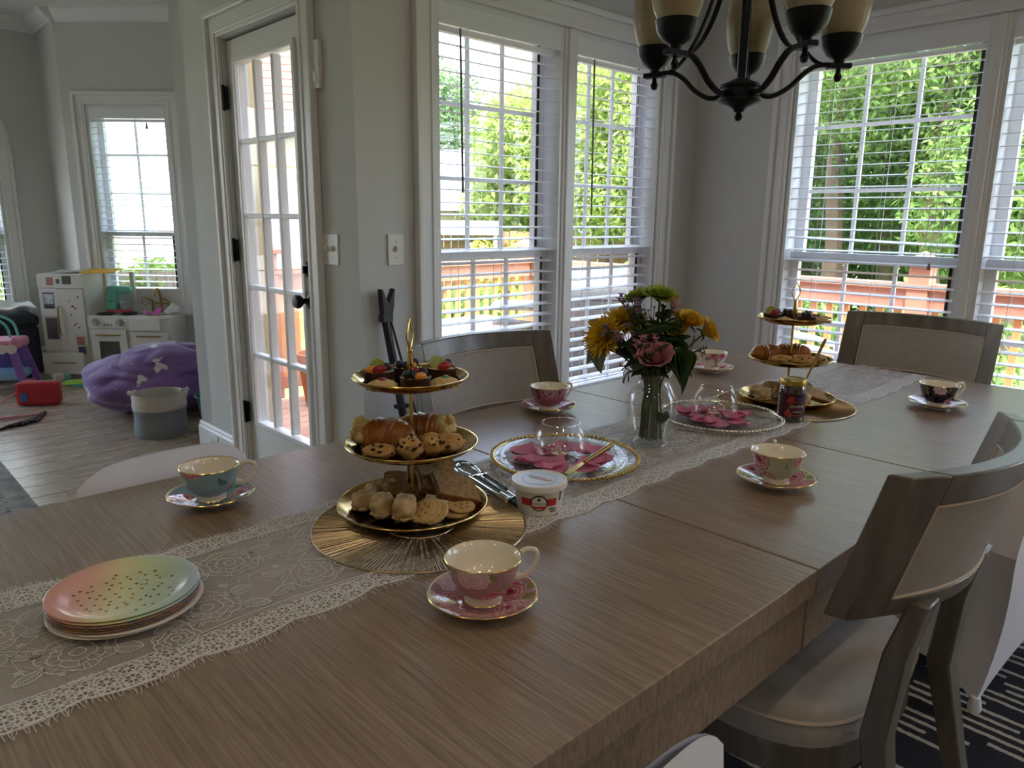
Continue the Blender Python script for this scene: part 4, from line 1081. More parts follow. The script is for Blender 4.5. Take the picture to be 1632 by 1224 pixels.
def crimp(a, r, z): return 1+(.004*math.sin(a*64) if r > .083 else 0)
pprof = [(0, .0), (.060, .0), (.066, .002), (.076, .0085), (.090, .0115), (.0915, .0108), (.0918, .0118), (.090, .0126), (.0755, .0098), (.066, .0034), (.060, .0014), (0, .0014)]
for i, (k, lb) in enumerate([('white', 'cream paper plate at the bottom of the stack'), ('white', 'cream paper plate second from the bottom of the stack'), ('plaid', 'orange checked paper plate above the cream ones in the stack'), ('plaid', 'orange checked paper plate in the middle of the stack'), ('plaid', 'orange checked paper plate under the pastel plates'), ('pastel', 'pastel paper plate just under the top plate'), ('pastel', 'pastel rainbow paper plate with gold dots on top of the stack')]):
    dx, dy = (random.uniform(-.003, .003), random.uniform(-.003, .003))
    o = MB().lathe(pprof, 128, rmod=crimp).build('paper_plate', PM[k], None, smooth=50, loc=(.252+dx, 1.008+dy, TZ+.0026+i*.0042), rot=(0, 0, random.uniform(0, .2)))
    tag(o, lb, 'plate', 'stack of paper plates on the runner')

# ------------------------------------------------------------------ gold wire placemats
MATW = M('mat_wire', 'c2ab86', .35, 1.0)
def placemat(x, y, r, label, seed):
    root = thing('placemat', label, 'placemat', (x, y, TZ+.003), 0, 'gold wire placemats')
    rng = random.Random(seed)
    part('rim', MB().tube([(r*math.cos(2*PI*k/96), r*math.sin(2*PI*k/96), 0) for k in range(96)], .0018, 6, closed=True), MATW, root)
    m = MB(); n = 190
    for k in range(n):
        a = 2*PI*(k+rng.uniform(-.35, .35))/n; a2 = a+rng.uniform(-.05, .05); r0 = rng.uniform(.045, .08)
        m.tube([(r0*math.cos(a2), r0*math.sin(a2), .0003), (r*math.cos(a), r*math.sin(a), .0003)], .00105, 4, caps=False)
    o = part('radial_wires', m, MATW, root); o['kind'] = 'stuff'
    part('ring', MB().tube([(.06*math.cos(2*PI*k/48), .06*math.sin(2*PI*k/48), .0006) for k in range(48)], .0018, 6, closed=True), MATW, root)
placemat(.712, .978, .182, 'round gold wire placemat next to the mauve cup', 1)
placemat(2.02, .978, .19, 'round gold wire placemat behind the jam jar', 2)

# ------------------------------------------------------------------ tiered cake stands
PLG = M('gold_plate', 'ab8c4e', .16, 1.0)
def stand(x, y, rz, label):
    s = thing('cake_stand', label, 'cake stand', (x, y, TZ+.0052), rz, 'three-tier gold cake stands')
    for z, R in ((.0, .134), (.112, .117), (.230, .1005)):
        k = R/.134
        p = part('plate', MB().lathe([(0, .0), (R*.62, .0), (R*.72, .001), (R*.9, .008), (R-.0012, .0165), (R, .0178), (R-.001, .019), (R-.004, .0172), (R*.89, .0105), (R*.71, .0032), (R*.62, .002), (0, .002)], 64), PLG, s, loc=(0, 0, z))
        part('rolled_rim', MB().tube([((R-.0008)*math.cos(2*PI*q/64), (R-.0008)*math.sin(2*PI*q/64), .0182) for q in range(64)], .0013, 6, closed=True), GOLD, p)
    part('pole', MB().tube([(0, 0, .002), (0, 0, .232)], .0036, 10), GOLD, s)
    for z in (.0035, .1155, .2335): part('collar', MB().lathe([(0, 0), (.008, 0), (.0075, .004), (.005, .006), (0, .007)], 16, (0, 0, z)), GOLD, s)
    part('spindle', MB().lathe([(.003, .236), (.0035, .245), (.0055, .26), (.006, .27), (.0045, .285), (.005, .290), (.005, .293), (.003, .296), (0, .297)], 14), GOLD, s)
    lp = [(0, .294), (-.006, .302), (-.013, .316), (-.010, .328), (-.003, .340), (0, .347), (.003, .340), (.010, .328), (.013, .316), (.006, .302)]
    part('loop_handle', MB().tube([(a, 0, z) for a, z in lp], .0017, 8, closed=True), GOLD, s)
    return s
stand(.738, 1.034, AR+PI/2-.25, 'three-tier gold cake stand next to the tongs, with cut croissants')
stand(2.05, .988, AR+.05, 'three-tier gold cake stand behind the jam jar')

# ------------------------------------------------------------------ glass chargers, bowls, candles, petals
CLEAR = glass('clear_glass', (.985, .99, .985), base=.02)
PET = M('silk_petal', 'd985a8', .6, var=.12, vscale=40)
def charger(x, y, beads, label, seed, bowl, bl, cl_, pl_):
    c = thing('charger_plate', label, 'charger plate', (x, y, TZ+.0022), 0, 'beaded glass chargers')
    part('glass_disc', MB().lathe([(0, .0), (.10, .0), (.115, .002), (.150, .0095), (.1575, .0105), (.150, .0125), (.115, .005), (.10, .0032), (0, .0032)], 72), CLEAR, c)
    bm = MB(); n = 96
    for k in range(n): bm.ball((.1605*math.cos(2*PI*k/n), .1605*math.sin(2*PI*k/n), .0115), .0047, 8, 6)
    o = part('beaded_rim', bm, beads, c); o['kind'] = 'stuff'
    part('rim_band', MB().tube([(.1555*math.cos(2*PI*k/72), .1555*math.sin(2*PI*k/72), .0118) for k in range(72)], .0016, 6, closed=True), beads, c)
    rng = random.Random(seed); bx, by = bowl
    for k in range(13):
        a = 2*PI*k/13+rng.uniform(-.2, .2); d = rng.uniform(.052, .092); L = rng.uniform(.024, .031); cup = rng.uniform(.005, .011)
        def pf(u, v, L=L, cup=cup):
            w = L*(.55+.55*math.sin(PI*min(1, v*.72)))*(1 if v > .02 else .6); s = 2*u-1
            return (w*s, L*2*(v-.5), cup*(s*s)+.006*(v-.5)**2*4+.0006*math.sin(9*u+seed))
        px_, py_ = bx+d*math.cos(a), by+d*math.sin(a)
        o = MB().grid(pf, 8, 8, thick=.0006).build('rose_petal', PET, None, smooth=60, loc=(px_, py_, TZ+.0072+rng.uniform(.0, .004)+.0008*k), rot=(rng.uniform(-.12, .12), rng.uniform(-.12, .12), a+PI/2+rng.uniform(-.8, .8)))
        tag(o, pl_, 'petal', pl_)
    b = thing('glass_bowl', bl, 'bowl', (bx, by, TZ+.006), 0, 'round glass candle bowls')
    part('globe', MB().lathe([(0, .002), (.026, .002), (.030, .0), (.036, .004), (.052, .022), (.0585, .044), (.0555, .066), (.046, .084), (.0415, .089), (.0405, .0905), (.0395, .089), (.0440, .083), (.0535, .066), (.0565, .044), (.050, .023), (.034, .006), (.026, .0045), (0, .0045)], 48), CLEAR, b)
    part('rim', MB().tube([(.0406*math.cos(2*PI*k/48), .0406*math.sin(2*PI*k/48), .0903) for k in range(48)], .0012, 6, closed=True), glass('rim_glass', (.9, .92, .9), base=.25), b)
    t = thing('tealight', cl_, 'candle', (bx+.002, by+.004, TZ+.0112), 0, 'rose gold tealights')
    part('holder', MB().lathe([(0, 0), (.0180, 0), (.0185, .016), (.0165, .016), (.016, .013), (0, .013)], 28), M('rose_gold', 'c78a62', .3, .85), t)
    part('wax', MB().lathe([(0, .0125), (.0162, .0125), (.0162, .0138), (.006, .0150), (0, .0150)], 24), M('wax', 'f0e3c8', .5), t)
    part('flame_tip', MB().lathe([(0, .0145), (.0045, .0150), (.005, .019), (.003, .026), (0, .034)], 12), M('flame_plastic', 'efe6d2', .35, Transmission_Weight=.3), t)
charger(1.157, 1.050, M('pale_gold', 'c4a868', .22, 1.0), 'glass charger with gold beaded rim behind the white tub', 5, (1.130, 1.038), 'round glass bowl on the gold beaded charger', 'rose gold tealight in the bowl behind the white tub', 'pink silk petal on the gold beaded charger')
charger(1.722, 1.010, M('silver_bead', 'cfc8b4', .2, 1.0), 'glass charger with silvery beaded rim beside the vase', 9, (1.690, 1.005), 'round glass bowl beside the flower vase', 'rose gold tealight in the bowl beside the vase', 'pink silk petal on the silvery beaded charger')
# gold spreader resting on the charger
sp = thing('spreader', 'slim gold spreader resting across the beaded charger', 'knife', (0, 0, 0))
A, B = Vector((1.246, 0.989, TZ+.035)), Vector((1.048, 0.949, TZ+.022)); dv = (B-A).normalized(); sv = Vector((-dv.y, dv.x, 0))
part('handle', MB().tube([A, A.lerp(B, .3), A.lerp(B, .62)], [.0055, .0046, .0036], 10), GOLD, sp)
bl = [A.lerp(B, t)+sv*w for t, w in ((.60, .003), (.72, .007), (.9, .009), (.99, .004))]+[A.lerp(B, t)-sv*w for t, w in ((.99, .003), (.9, .007), (.72, .006), (.60, .003))]
part('blade', MB().add([p+Vector((0, 0, .0007)) for p in bl]+[p-Vector((0, 0, .0007)) for p in bl], [tuple(range(8)), tuple(range(15, 7, -1))]+[(i, 8+i, 8+(i+1) % 8, (i+1) % 8) for i in range(8)]), GOLD, sp, smooth=0)

# ------------------------------------------------------------------ tongs
CHR = M('chrome', 'c9ccd0', .12, 1.0); RUB = M('black_rubber', '141516', .5)
tg = thing('tongs', 'chrome serving tongs with black grips beside the gold stand', 'tongs', (0, 0, 0))
ta, tb_ = Vector((.951, 1.160, TZ+.010)), Vector((.893, .918, TZ+.010)); td = (tb_-ta).normalized(); ts = Vector((-td.y, td.x, 0))
for s in (-1, 1):
    pts = [ta+ts*s*.004, ta.lerp(tb_, .06)+ts*s*.016, ta.lerp(tb_, .18)+ts*s*.018, ta.lerp(tb_, .32)+ts*s*.011, ta.lerp(tb_, .60)+ts*s*.009, ta.lerp(tb_, .9)+ts*s*.006]
    arm = part('arm', MB().tube(spline(pts, 6), [.0062]*6+[.006]*6+[.005]*6+[.006]*6+[.0065]*7, 10, flat=.9), CHR, tg)
    g = spline([p+Vector((0, 0, .004)) for p in pts[3:5]]+[pts[4].lerp(pts[5], .5)+Vector((0, 0, .004))], 5)
    part('grip', MB().tube(g, .0042, 8), RUB, arm)
part('head', MB().tube(spline([ta+ts*.018-td*-.03, ta+ts*.014-td*.004, ta-td*.012, ta-ts*.014-td*.004, ta-ts*.018-td*-.03], 6), .0055, 10), RUB, tg)
part('lock_ring', MB().tube([ta.lerp(tb_, .36)+ts*.016+Vector((0, 0, .006)), ta.lerp(tb_, .36)-ts*.016+Vector((0, 0, .006))], .0022, 6), CHR, tg)
part('pivot', MB().tube([ta.lerp(tb_, .90)+ts*.014, ta.lerp(tb_, .90)-ts*.014], .0055, 10), CHR, tg)
part('end_cap', MB().tube([ta.lerp(tb_, .93), ta.lerp(tb_, 1.02)], .0095, 10), RUB, tg)

# ------------------------------------------------------------------ cream cheese tub
tubx, tuby = .918, .893
TUBW = M('tub_white', 'efe9df', .3)
tu = thing('cream_cheese_tub', 'white plastic tub with a red banner and round badge', 'tub', (tubx, tuby, TZ+.0022), math.atan2(-tuby, -tubx))
part('body', MB().lathe([(0, 0), (.0385, 0), (.0395, .002), (.0465, .050), (.0475, .052), (.0465, .054), (0, .054)], 48), TUBW, tu)
ldp = part('lid', MB().lathe([(.0480, .047), (.0505, .047), (.0510, .054), (.0500, .0575), (.0465, .0580), (.0455, .0562), (0, .0562)], 48), TUBW, tu)
part('lid_print', MB().lathe([(0, .0566), (.0435, .0566), (.0435, .0563)], 48), M('lid_blue', 'cdd8e6', .3), ldp)
part('lid_ring', MB().lathe([(.0300, .0569), (.0318, .0569)], 40), M('lid_ring', '8ea2bb', .4), ldp)
def rc(z): return .0395+(.0465-.0395)*z/.050+.0004
def patch(a0, a1, z0, z1, off=0.0, n=10, slope=0.0):
    return MB().grid(lambda u, v: ((rc(z0+(z1-z0)*v)+off)*math.cos(a0+(a1-a0)*u), (rc(z0+(z1-z0)*v)+off)*math.sin(a0+(a1-a0)*u), z0+(z1-z0)*v+slope*(a0+(a1-a0)*u)), n, 2)
RED = M('label_red', 'c5322f', .4); DKB = M('label_dark', '23242a', .45)
part('banner', patch(-.78, .78, .020, .034), RED, tu)
def disc(rad, off, z0=.026, n=10):
    vs = [((rc(z0)+off)*math.cos(0), 0, z0)]; m = MB()
    pts = [(rad*math.cos(2*PI*k/n), rad*math.sin(2*PI*k/n)) for k in range(n)]
    def W_(u, w): a = u/rc(z0); return ((rc(z0+w)+off)*math.cos(a), (rc(z0+w)+off)*math.sin(a), z0+w)
    rings = [[W_(x*k/3, y*k/3) for x, y in pts] for k in (1, 2, 3)]
    vs = [W_(0, 0)]+[p for r in rings for p in r]
    fs = [(0, 1+k, 1+(k+1) % n) for k in range(n)]
    for j in range(2): fs += [(1+j*n+k, 1+j*n+n+k, 1+j*n+n+(k+1) % n, 1+j*n+(k+1) % n) for k in range(n)]
    return m.add(vs, fs)
bd = part('badge', disc(.0155, .0006, n=20), DKB, tu)
part('badge_face', disc(.0130, .0009, n=20), TUBW, bd)
part('badge_band', patch(-.26, .26, .0155, .0205, .0012), RED, bd)
part('badge_dot', disc(.0030, .0012, .0335, 10), DKB, bd)
def on_tub(txt, size, z, a, off, mat, name, par):
    vs, fs = textmesh(txt, size)
    m = MB().add([((rc(z+y)+off)*math.cos(a+x/rc(z)), (rc(z+y)+off)*math.sin(a+x/rc(z)), z+y) for x, y, _ in vs], fs)
    part(name, m, mat, par, smooth=0)
on_tub('ORIGINAL', .0056, .0255, 0, .0013, DKB, 'lettering', bd)
for z, a, l in ((.0125, .62, .16), (.0075, .66, .15)): part('print_line', patch(a-l, a+l, z, z+.0022, .0003), DKB, tu)
part('print_line', patch(.95, 1.05, .026, .044, .0003), DKB, tu)
part('lid_band', MB().box((0, .004, .0570), (.040, .007, .0006), R=Rz(1.1)), M('lid_pink', 'd99a94', .4), ldp, smooth=0)
part('lid_band', MB().box((-.008, -.004, .0570), (.034, .005, .0006), R=Rz(1.1)), M('lid_ring', '8ea2bb', .4), ldp, smooth=0)

# ------------------------------------------------------------------ jam jar
jr = thing('jam_jar', 'dark red jam jar with a gold lid', 'jar', (1.858, .880, TZ+.002), math.atan2(-.88, -1.858)+.12)
JR = .0345
part('glass', MB().lathe([(0, 0), (.031, 0), (JR, .004), (JR, .088), (.0335, .094), (.0295, .101), (.0295, .108), (.0285, .108), (.0285, .101), (.0325, .093), (.0333, .088), (.0333, .005), (.030, .002), (0, .002)], 40), CLEAR, jr)
part('jam', MB().lathe([(0, .0025), (.030, .0025), (.0328, .006), (.0328, .087), (.0315, .091), (0, .091)], 40), M('jam', '2a0810', .12, spec=.6), jr)
jl = part('lid', MB().lathe([(.0315, .099), (.0335, .099), (.0340, .101), (.0335, .112), (.0320, .1145), (.027, .1148), (.025, .1138), (.012, .1138), (.010, .1132), (0, .1132)], 44), M('jar_lid', 'b59b4e', .3, .95), jr)
def on_jar(f, nu, nv, name, mat, off=.0004):
    return part(name, MB().grid(lambda u, v: (lambda a, z: ((JR+off)*math.cos(a), (JR+off)*math.sin(a), z))(*f(u, v)), nu, nv), mat, jr)
on_jar(lambda u, v: (-1.35+2.7*u, .016+.062*v), 24, 2, 'label', M('jar_label', '3b0f16', .45))
LP = M('label_line', 'b8705e', .4)
ring_pts = [(.30+.62*math.cos(2*PI*k/40), .040+.019*math.sin(2*PI*k/40)) for k in range(40)]
part('label_ring', MB().tube([((JR+.0006)*math.cos(a), (JR+.0006)*math.sin(a), z) for a, z in ring_pts], .0006, 4, closed=True), LP, jr)
for a, z, r in ((-.12, .066, .0075), (-.32, .060, .006), (-.38, .026, .007), (-.16, .022, .006), (-.30, .034, .005)):
    part('printed_fruit', MB().lathe([(0, 0), (r, 0)], 14).moved(Matrix.Rotation(a, 4, 'Z') @ Matrix.Translation((JR+.0007, 0, z)) @ Matrix.Rotation(PI/2, 4, 'Y')), M('fruit_print', 'a8342e', .4), jr)
on_jar(lambda u, v: (.32+.34*u, .0635+.006*v), 6, 1, 'label_badge', M('label_blue', '2c3f8c', .4), .0007)
def on_jar_text(txt, size, z, a, mat, sh=.0):
    vs, fs = textmesh(txt, size, shear=sh)
    part('lettering', MB().add([((JR+.0008)*math.cos(a+x/JR), (JR+.0008)*math.sin(a+x/JR), z+y) for x, y, _ in vs], fs), mat, jr, smooth=0)
LW = M('label_white', 'd9cfcb', .4)
on_jar_text('Symfony', .0115, .046, .34, LW, .4)
on_jar(lambda u, v: (.02+.66*u, .0305+.0015*v), 8, 1, 'print_line', LW, .0007)
on_jar(lambda u, v: (-1.33+.12*u, .020+.05*v), 2, 1, 'barcode_panel', LW, .0006)
# gold spoon standing behind the jar, leaning on the lid
spn = thing('serving_spoon', 'gold serving spoon leaning against the jam jar lid', 'spoon', (0, 0, 0))
s0, s1 = Vector((1.917, .908, TZ+.012)), Vector((1.887, .819, TZ+.226))
part('handle', MB().tube([s0.lerp(s1, t) for t in (.16, .4, .7, .93, 1.0)], [.0026, .0030, .0046, .0060, .0050], 10, flat=.5), GOLD, spn)
part('bowl', MB().ball(s0.lerp(s1, .08), .019, 14, 10, sc=(.9, .35, 1.0)), GOLD, spn)

# ------------------------------------------------------------------ food
def lump(seed, amp=.12, f=2.2):
    o = Vector((seed*3.7, seed*1.3, seed*2.1))
    return lambda q: 1+amp*noise.noise(q*f+o)+amp*.5*noise.noise(q*f*2.7+o)
def crust_mat(name, a, b, c, scale=30, rough=.45, bump=.3):
    t = NT(name); tc = t.coord('Object'); n = t.noise(tc, scale, 5, .6)
    col = t.ramp(n, [(.3, hx(a)), (.52, hx(b)), (.75, hx(c))]); bs = t.bsdf(col, rough)
    t.set(bs, 'Normal', t.bump(t.noise(tc, scale*4, 4), bump, .002)); return t.done(bs)
CRO = crust_mat('croissant_crust', '8a4a1e', 'b4702f', 'd49a55', 26, .28, .15)
CRUMB = crust_mat('croissant_crumb', 'b9924c', 'd8bd7c', 'ecdcae', 60, .8, .8)
SCONE = crust_mat('scone_crust', 'a5733a', 'c79a58', 'dcb87c', 45, .7, .5)
CHIP = M('chocolate_chip', '2a1710', .4)
BREAD = crust_mat('bread_crumb', '8f6c42', 'b18d5c', 'c4a574', 120, .9, .6)
BCRUST = crust_mat('bread_crust', '6b4424', '8a5c32', 'a0703e', 40, .7, .3)
BISC = crust_mat('tea_biscuit', 'b99563', 'd6b986', 'e6d0a4', 40, .8, .6)
CRACK = crust_mat('cracker', 'bd9058', 'd8b37c', 'e6c998', 50, .6, .2)
CHOC = M('chocolate_cup', '3a211a', .4, var=.1, vscale=40)
CUST = M('custard', 'dcc27e', .5)
KIWI = M('kiwi', '8f9c3e', .35, var=.2, vscale=90)
BERRY = M('strawberry', 'a01c28', .18, var=.15, vscale=120)
BLUE = M('blueberry', '1b2033', .3)
MAND = M('mandarin', 'dd9038', .3)
SWIRL = crust_mat('butter_cookie', 'c39a5e', 'dfc08a', 'ecd8aa', 40, .7, .3)
JELLY = M('jelly', '8e1526', .12)
MINT = M('green_jelly', '4c8a54', .15)

def croissant(loc, rz, k=1.0, label='', cut=0):
    r = thing('croissant', label, 'croissant', loc, rz, 'croissants on the cake stands')
    nu, nv = 44, 20
    def f(u, v):
        t = 2*u-1; a = t*1.05
        cx, cy = .046*math.sin(a)*1.25, -.030*(1-math.cos(a))
        rad = .030*(1-abs(t)**2.3)**.55+.002
        rad *= 1+.13*(((abs(t)*5.2) % 1.0)-.35)*(1 if abs(t) < .93 else .3)
        th = 2*PI*v; nx, ny = math.sin(a), math.cos(a)
        yy = rad*math.cos(th); zz = rad*.86*math.sin(th)
        return (k*(cx+nx*yy*.55), k*(cy+ny*yy*1.0), k*(max(zz, -.020)+.021))
    part('crust', MB().grid(f, nu, nv), CRO, r, smooth=55)
    if cut:
        m = MB(); rg_ = random.Random(int(cut*10)+3)
        for q in range(9):
            m.ball((k*(cut*.034+rg_.uniform(-.012, .012)), k*(-.006+rg_.uniform(-.014, .010)), k*(.030+rg_.uniform(-.012, .012))), k*.011, 8, 6, disp=lump(q, .35, 3))
        o = part('torn_crumb', m, CRUMB, r, smooth=60); o['kind'] = 'stuff'
    return r
def scone(loc, rz, sc, label, seed, chips=14):
    r = thing('scone', label, 'scone', loc, rz, 'chocolate chip scones')
    part('body', MB().ball((0, 0, sc[2]*.92), 1.0, 22, 14, sc=sc, disp=lump(seed, .22, 2.4)), SCONE, r, smooth=60)
    rg_ = random.Random(seed); m = MB()
    for q in range(chips):
        v = Vector((rg_.gauss(0, 1), rg_.gauss(0, 1), rg_.uniform(.0, 1.2))).normalized(); d = lump(seed, .22, 2.4)(v)
        m.ball((v.x*sc[0]*d, v.y*sc[1]*d, sc[2]*.92+v.z*sc[2]*d), rg_.uniform(.0016, .0036), 7, 5, sc=(1.2, .8, .7), disp=lump(q, .5))
    if chips:
        o = part('chocolate_chips', m, CHIP, r); o['kind'] = 'stuff'
def bread(loc, rot, label, w=.088, h=.072, th=.013):
    r = thing('bread_slice', label, 'bread', loc, 0, 'slices of brown bread'); r.rotation_euler = rot
    def outl(k):
        p = [(-.5, -.5), (.5, -.5), (.5, .18), (.54, .32), (.46, .46), (.28, .50), (.0, .47), (-.28, .50), (-.46, .46), (-.54, .32), (-.5, .18)]
        return [(x*w*k, y*h*k) for x, y in p]
    part('crust', MB().prism(outl(1), -th/2, th/2), BCRUST, r, smooth=30, bevel=.002)
    part('crumb', MB().prism(outl(.93), -th/2-.0006, th/2+.0006), BREAD, r, smooth=0)
    rg_ = random.Random(int(w*1e4+loc[0]*100)); m = MB()
    for q in range(26):
        m.lathe([(0, .0009), (rg_.uniform(.0006, .0014), .0009)], 6, (rg_.uniform(-.4, .4)*w, rg_.uniform(-.4, .36)*h, th/2))
    o = part('air_holes', m, M('bread_hole', '4f3820', .9), r, smooth=0); o['kind'] = 'stuff'
def biscuit(loc, rz, sc, label, seed):
    r = thing('tea_biscuit', label, 'biscuit', loc, rz, 'pale chunky tea biscuits')
    def cube(q):
        m = max(abs(q.x), abs(q.y), abs(q.z)); return (.55+.45/m*.62)*(1+.22*noise.noise(q*2.1+Vector((seed, 0, 0)))+.10*noise.noise(q*6+Vector((0, seed, 0))))
    part('body', MB().ball((0, 0, sc[2]), 1.0, 26, 16, sc=tuple(1.22*q for q in sc), disp=cube), BISC, r, smooth=50)
    part('ragged_edge', MB().lathe([(0, -.004), (sc[0]*.98, -.003), (sc[0]*1.08, 0), (sc[0]*.98, .003), (0, .004)], 28, (0, 0, sc[2]*.45), ax=sc[1]/sc[0], rmod=lambda a, q, z: 1+.10*math.sin(a*7+seed)+.06*math.sin(a*13)), BISC, r)
def cracker(loc, rot, label):
    r = thing('round_cracker', label, 'cracker', loc, 0, 'round crackers'); r.rotation_euler = rot
    part('disc', MB().lathe([(0, 0), (.0235, 0), (.025, .0015), (.025, .0035), (.0235, .005), (.01, .0056), (0, .0056)], 48, rmod=lambda a, q, z: 1+(.018*math.cos(a*18) if q > .02 else 0)), CRACK, r, smooth=40)
    for q in range(7):
        a = 2*PI*q/6; d = 0 if q == 6 else .0125
        part('dimple', MB().lathe([(0, .0061), (.0024, .0062), (.0030, .0057)], 10, (d*math.cos(a), d*math.sin(a), 0)), M('cracker_hole', 'a67843', .8), r)
def tart(loc, rz, label, mix):
    r = thing('fruit_tart', label, 'tart', loc, rz, 'chocolate fruit tarts')
    part('chocolate_cup', MB().lathe([(0, 0), (.023, 0), (.0245, .001), (.0265, .020), (.0250, .0205), (.0245, .017), (0, .017)], 32), CHOC, r)
    part('custard', MB().lathe([(0, .0185), (.0246, .0178)], 28), CUST, r)
    if 'k' in mix: part('kiwi_slice', MB().lathe([(0, -.0022), (.0135, -.0022), (.0145, 0), (.0135, .0022), (0, .0022)], 24).moved(Matrix.Translation((-.006, .011, .026)) @ Matrix.Rotation(1.05, 4, 'X')), KIWI, r)
    if 's' in mix: part('strawberry', MB().ball((.004, -.006, .0235), .010, 14, 10, sc=(1.35, .85, .75), R=Rz(.3) @ Ry(-.25)), BERRY, r)
    if 'b' in mix:
        part('blueberry', MB().ball((.013, .006, .0265), .0075, 14, 10), BLUE, r)
        if 'B' in mix:
            part('blueberry', MB().ball((.0, -.012, .0245), .0075, 14, 10), BLUE, r); part('blueberry', MB().ball((-.013, -.006, .0245), .0075, 14, 10), BLUE, r)
    if 'm' in mix: part('mandarin_segment', MB().ball((-.010, -.009, .0225) if 'B' not in mix else (.010, -.012, .0235), .0088, 14, 8, sc=(1.3, .7, .8), R=Rz(.7)), MAND, r)
    if 'r' in mix: part('red_currant', MB().ball((.0, .003, .030), .006, 12, 8), JELLY, r)
def swirl(loc, rz, label, jel):
    r = thing('butter_cookie', label, 'cookie', loc, rz, 'swirled butter cookies')
    nv = 12
    def f(u, v):
        a = 2*PI*u; rr = .0265*math.sin(PI/2*min(1, (1-v)*1.35+.0))**.8 if v > .25 else .0265*(.93+.07*v*4)
        rr = .0265*(1-v**2.6)**.62
        tw = a+v*1.2; rr *= 1+.10*math.cos(tw*9)*(1-v*.6)
        return (rr*math.cos(a), rr*math.sin(a), .016*v+.0002)
    part('dough', MB().grid(f, 72, nv), SWIRL, r, smooth=60)
    part('jelly_drop', MB().ball((0, 0, .0155), .0075, 14, 8, sc=(1, 1, .45)), jel, r)
R_, U_ = Vector((.725, -.688, 0)), Vector((.688, .725, 0))        # along and away, seen from the seat by the paper plates
def on(S, z, a, b): p = Vector((S[0], S[1], 0))+R_*a+U_*b; return (p.x, p.y, TZ+.0052+z)
S1, S2 = (.738, 1.034), (2.05, .988)
z1, z2, z3 = .0045, .1165, .2345
# near stand, bottom tier
bread(on(S1, z1+.022, -.022, .052), (.32, .05, AR-.12), 'brown bread slice lying flat behind the biscuits')
bread(on(S1, z1+.046, .024, .074), (.42, .15, AR+.2), 'brown bread slice tipped up at the back of the near stand')
bread(on(S1, z1+.034, .046, .040), (.30, .28, AR+.35), 'brown bread slice leaning in the middle of the near stand')
bread(on(S1, z1+.030, .074, .022), (.34, .34, AR+.45), 'brown bread slice in front of the leaning slices')
for i, (a, b, s, rz) in enumerate([(-.076, .030, (.024, .017, .016), .5), (-.052, .042, (.020, .016, .018), .2), (-.082, -.014, (.025, .018, .018), AR+.5), (-.046, -.044, (.022, .019, .021), .3), (-.006, -.056, (.026, .021, .022), .9)]):
    biscuit(on(S1, z1, a, b), rz, s, ['pale tea biscuit at the rim of the near stand', 'pale tea biscuit against the flat bread slice', 'wedge-like tea biscuit left of the lumpy ones', 'lumpy tea biscuit between two others on the near stand', 'large tea biscuit touching the round crackers'][i].replace('left of', 'beside'), i+1)
for i, (a, b, rx, ry) in enumerate([(.026, -.058, -.55, -.55), (.036, -.062, -.50, -.50), (.048, -.066, -.35, -.35)]):
    cracker(on(S1, z1+.016, a, b), (rx*.9+.9 if False else .45, -.45, AR), 'round cracker standing in the tilted row on the near stand')
cracker(on(S1, z1+.002, .078, -.028), (.05, -.05, .3), 'round cracker lying under another by the bread')
cracker(on(S1, z1+.010, .088, -.020), (.10, -.12, .9), 'round cracker lying on top of another by the bread')
# near stand, middle tier
croissant(on(S1, z2, -.048, .004), AR-.12, 1.08, 'glossy croissant at the open side of the near stand', -1)
croissant(on(S1, z2, .018, .048), AR-.05, 1.05, 'torn croissant behind the pole of the near stand', 1)
for i, (a, b, s, rz) in enumerate([(-.046, -.058, (.030, .020, .013), AR+.1), (.006, -.062, (.024, .020, .021), .2), (.036, -.036, (.024, .022, .020), 1.0), (.066, -.024, (.030, .022, .018), AR+.4)]):
    scone(on(S1, z2, a, b), rz, s, ['flat chocolate chip scone in front of the glossy croissant', 'round chocolate chip scone in front of the pole', 'chocolate chip scone behind the round one', 'pale scone at the end of the row by the torn croissant'][i], i+21, (22, 40, 30, 10)[i])
# near stand, top tier
tart(on(S1, z3, -.056, .004), AR-.2, 'fruit tart with kiwi and strawberry at the near stand rim', 'ksbm')
tart(on(S1, z3, .014, -.042), AR, 'fruit tart with blueberries and mandarin at the front rim of the near stand', 'bBmr')
tart(on(S1, z3, .050, .040), AR+.3, 'fruit tart with kiwi and blueberry at the back of the near stand', 'ksb')
tart(on(S1, z3, -.012, .044), AR, 'fruit tart half hidden behind the spindle of the near stand', 'bBm')
swirl(on(S1, z3, -.040, -.048), 0, 'swirled butter cookie with red jelly beside the blueberry tart', JELLY)
swirl(on(S1, z3, .062, -.022), .5, 'swirled butter cookie with green jelly beside the blueberry tart', MINT)
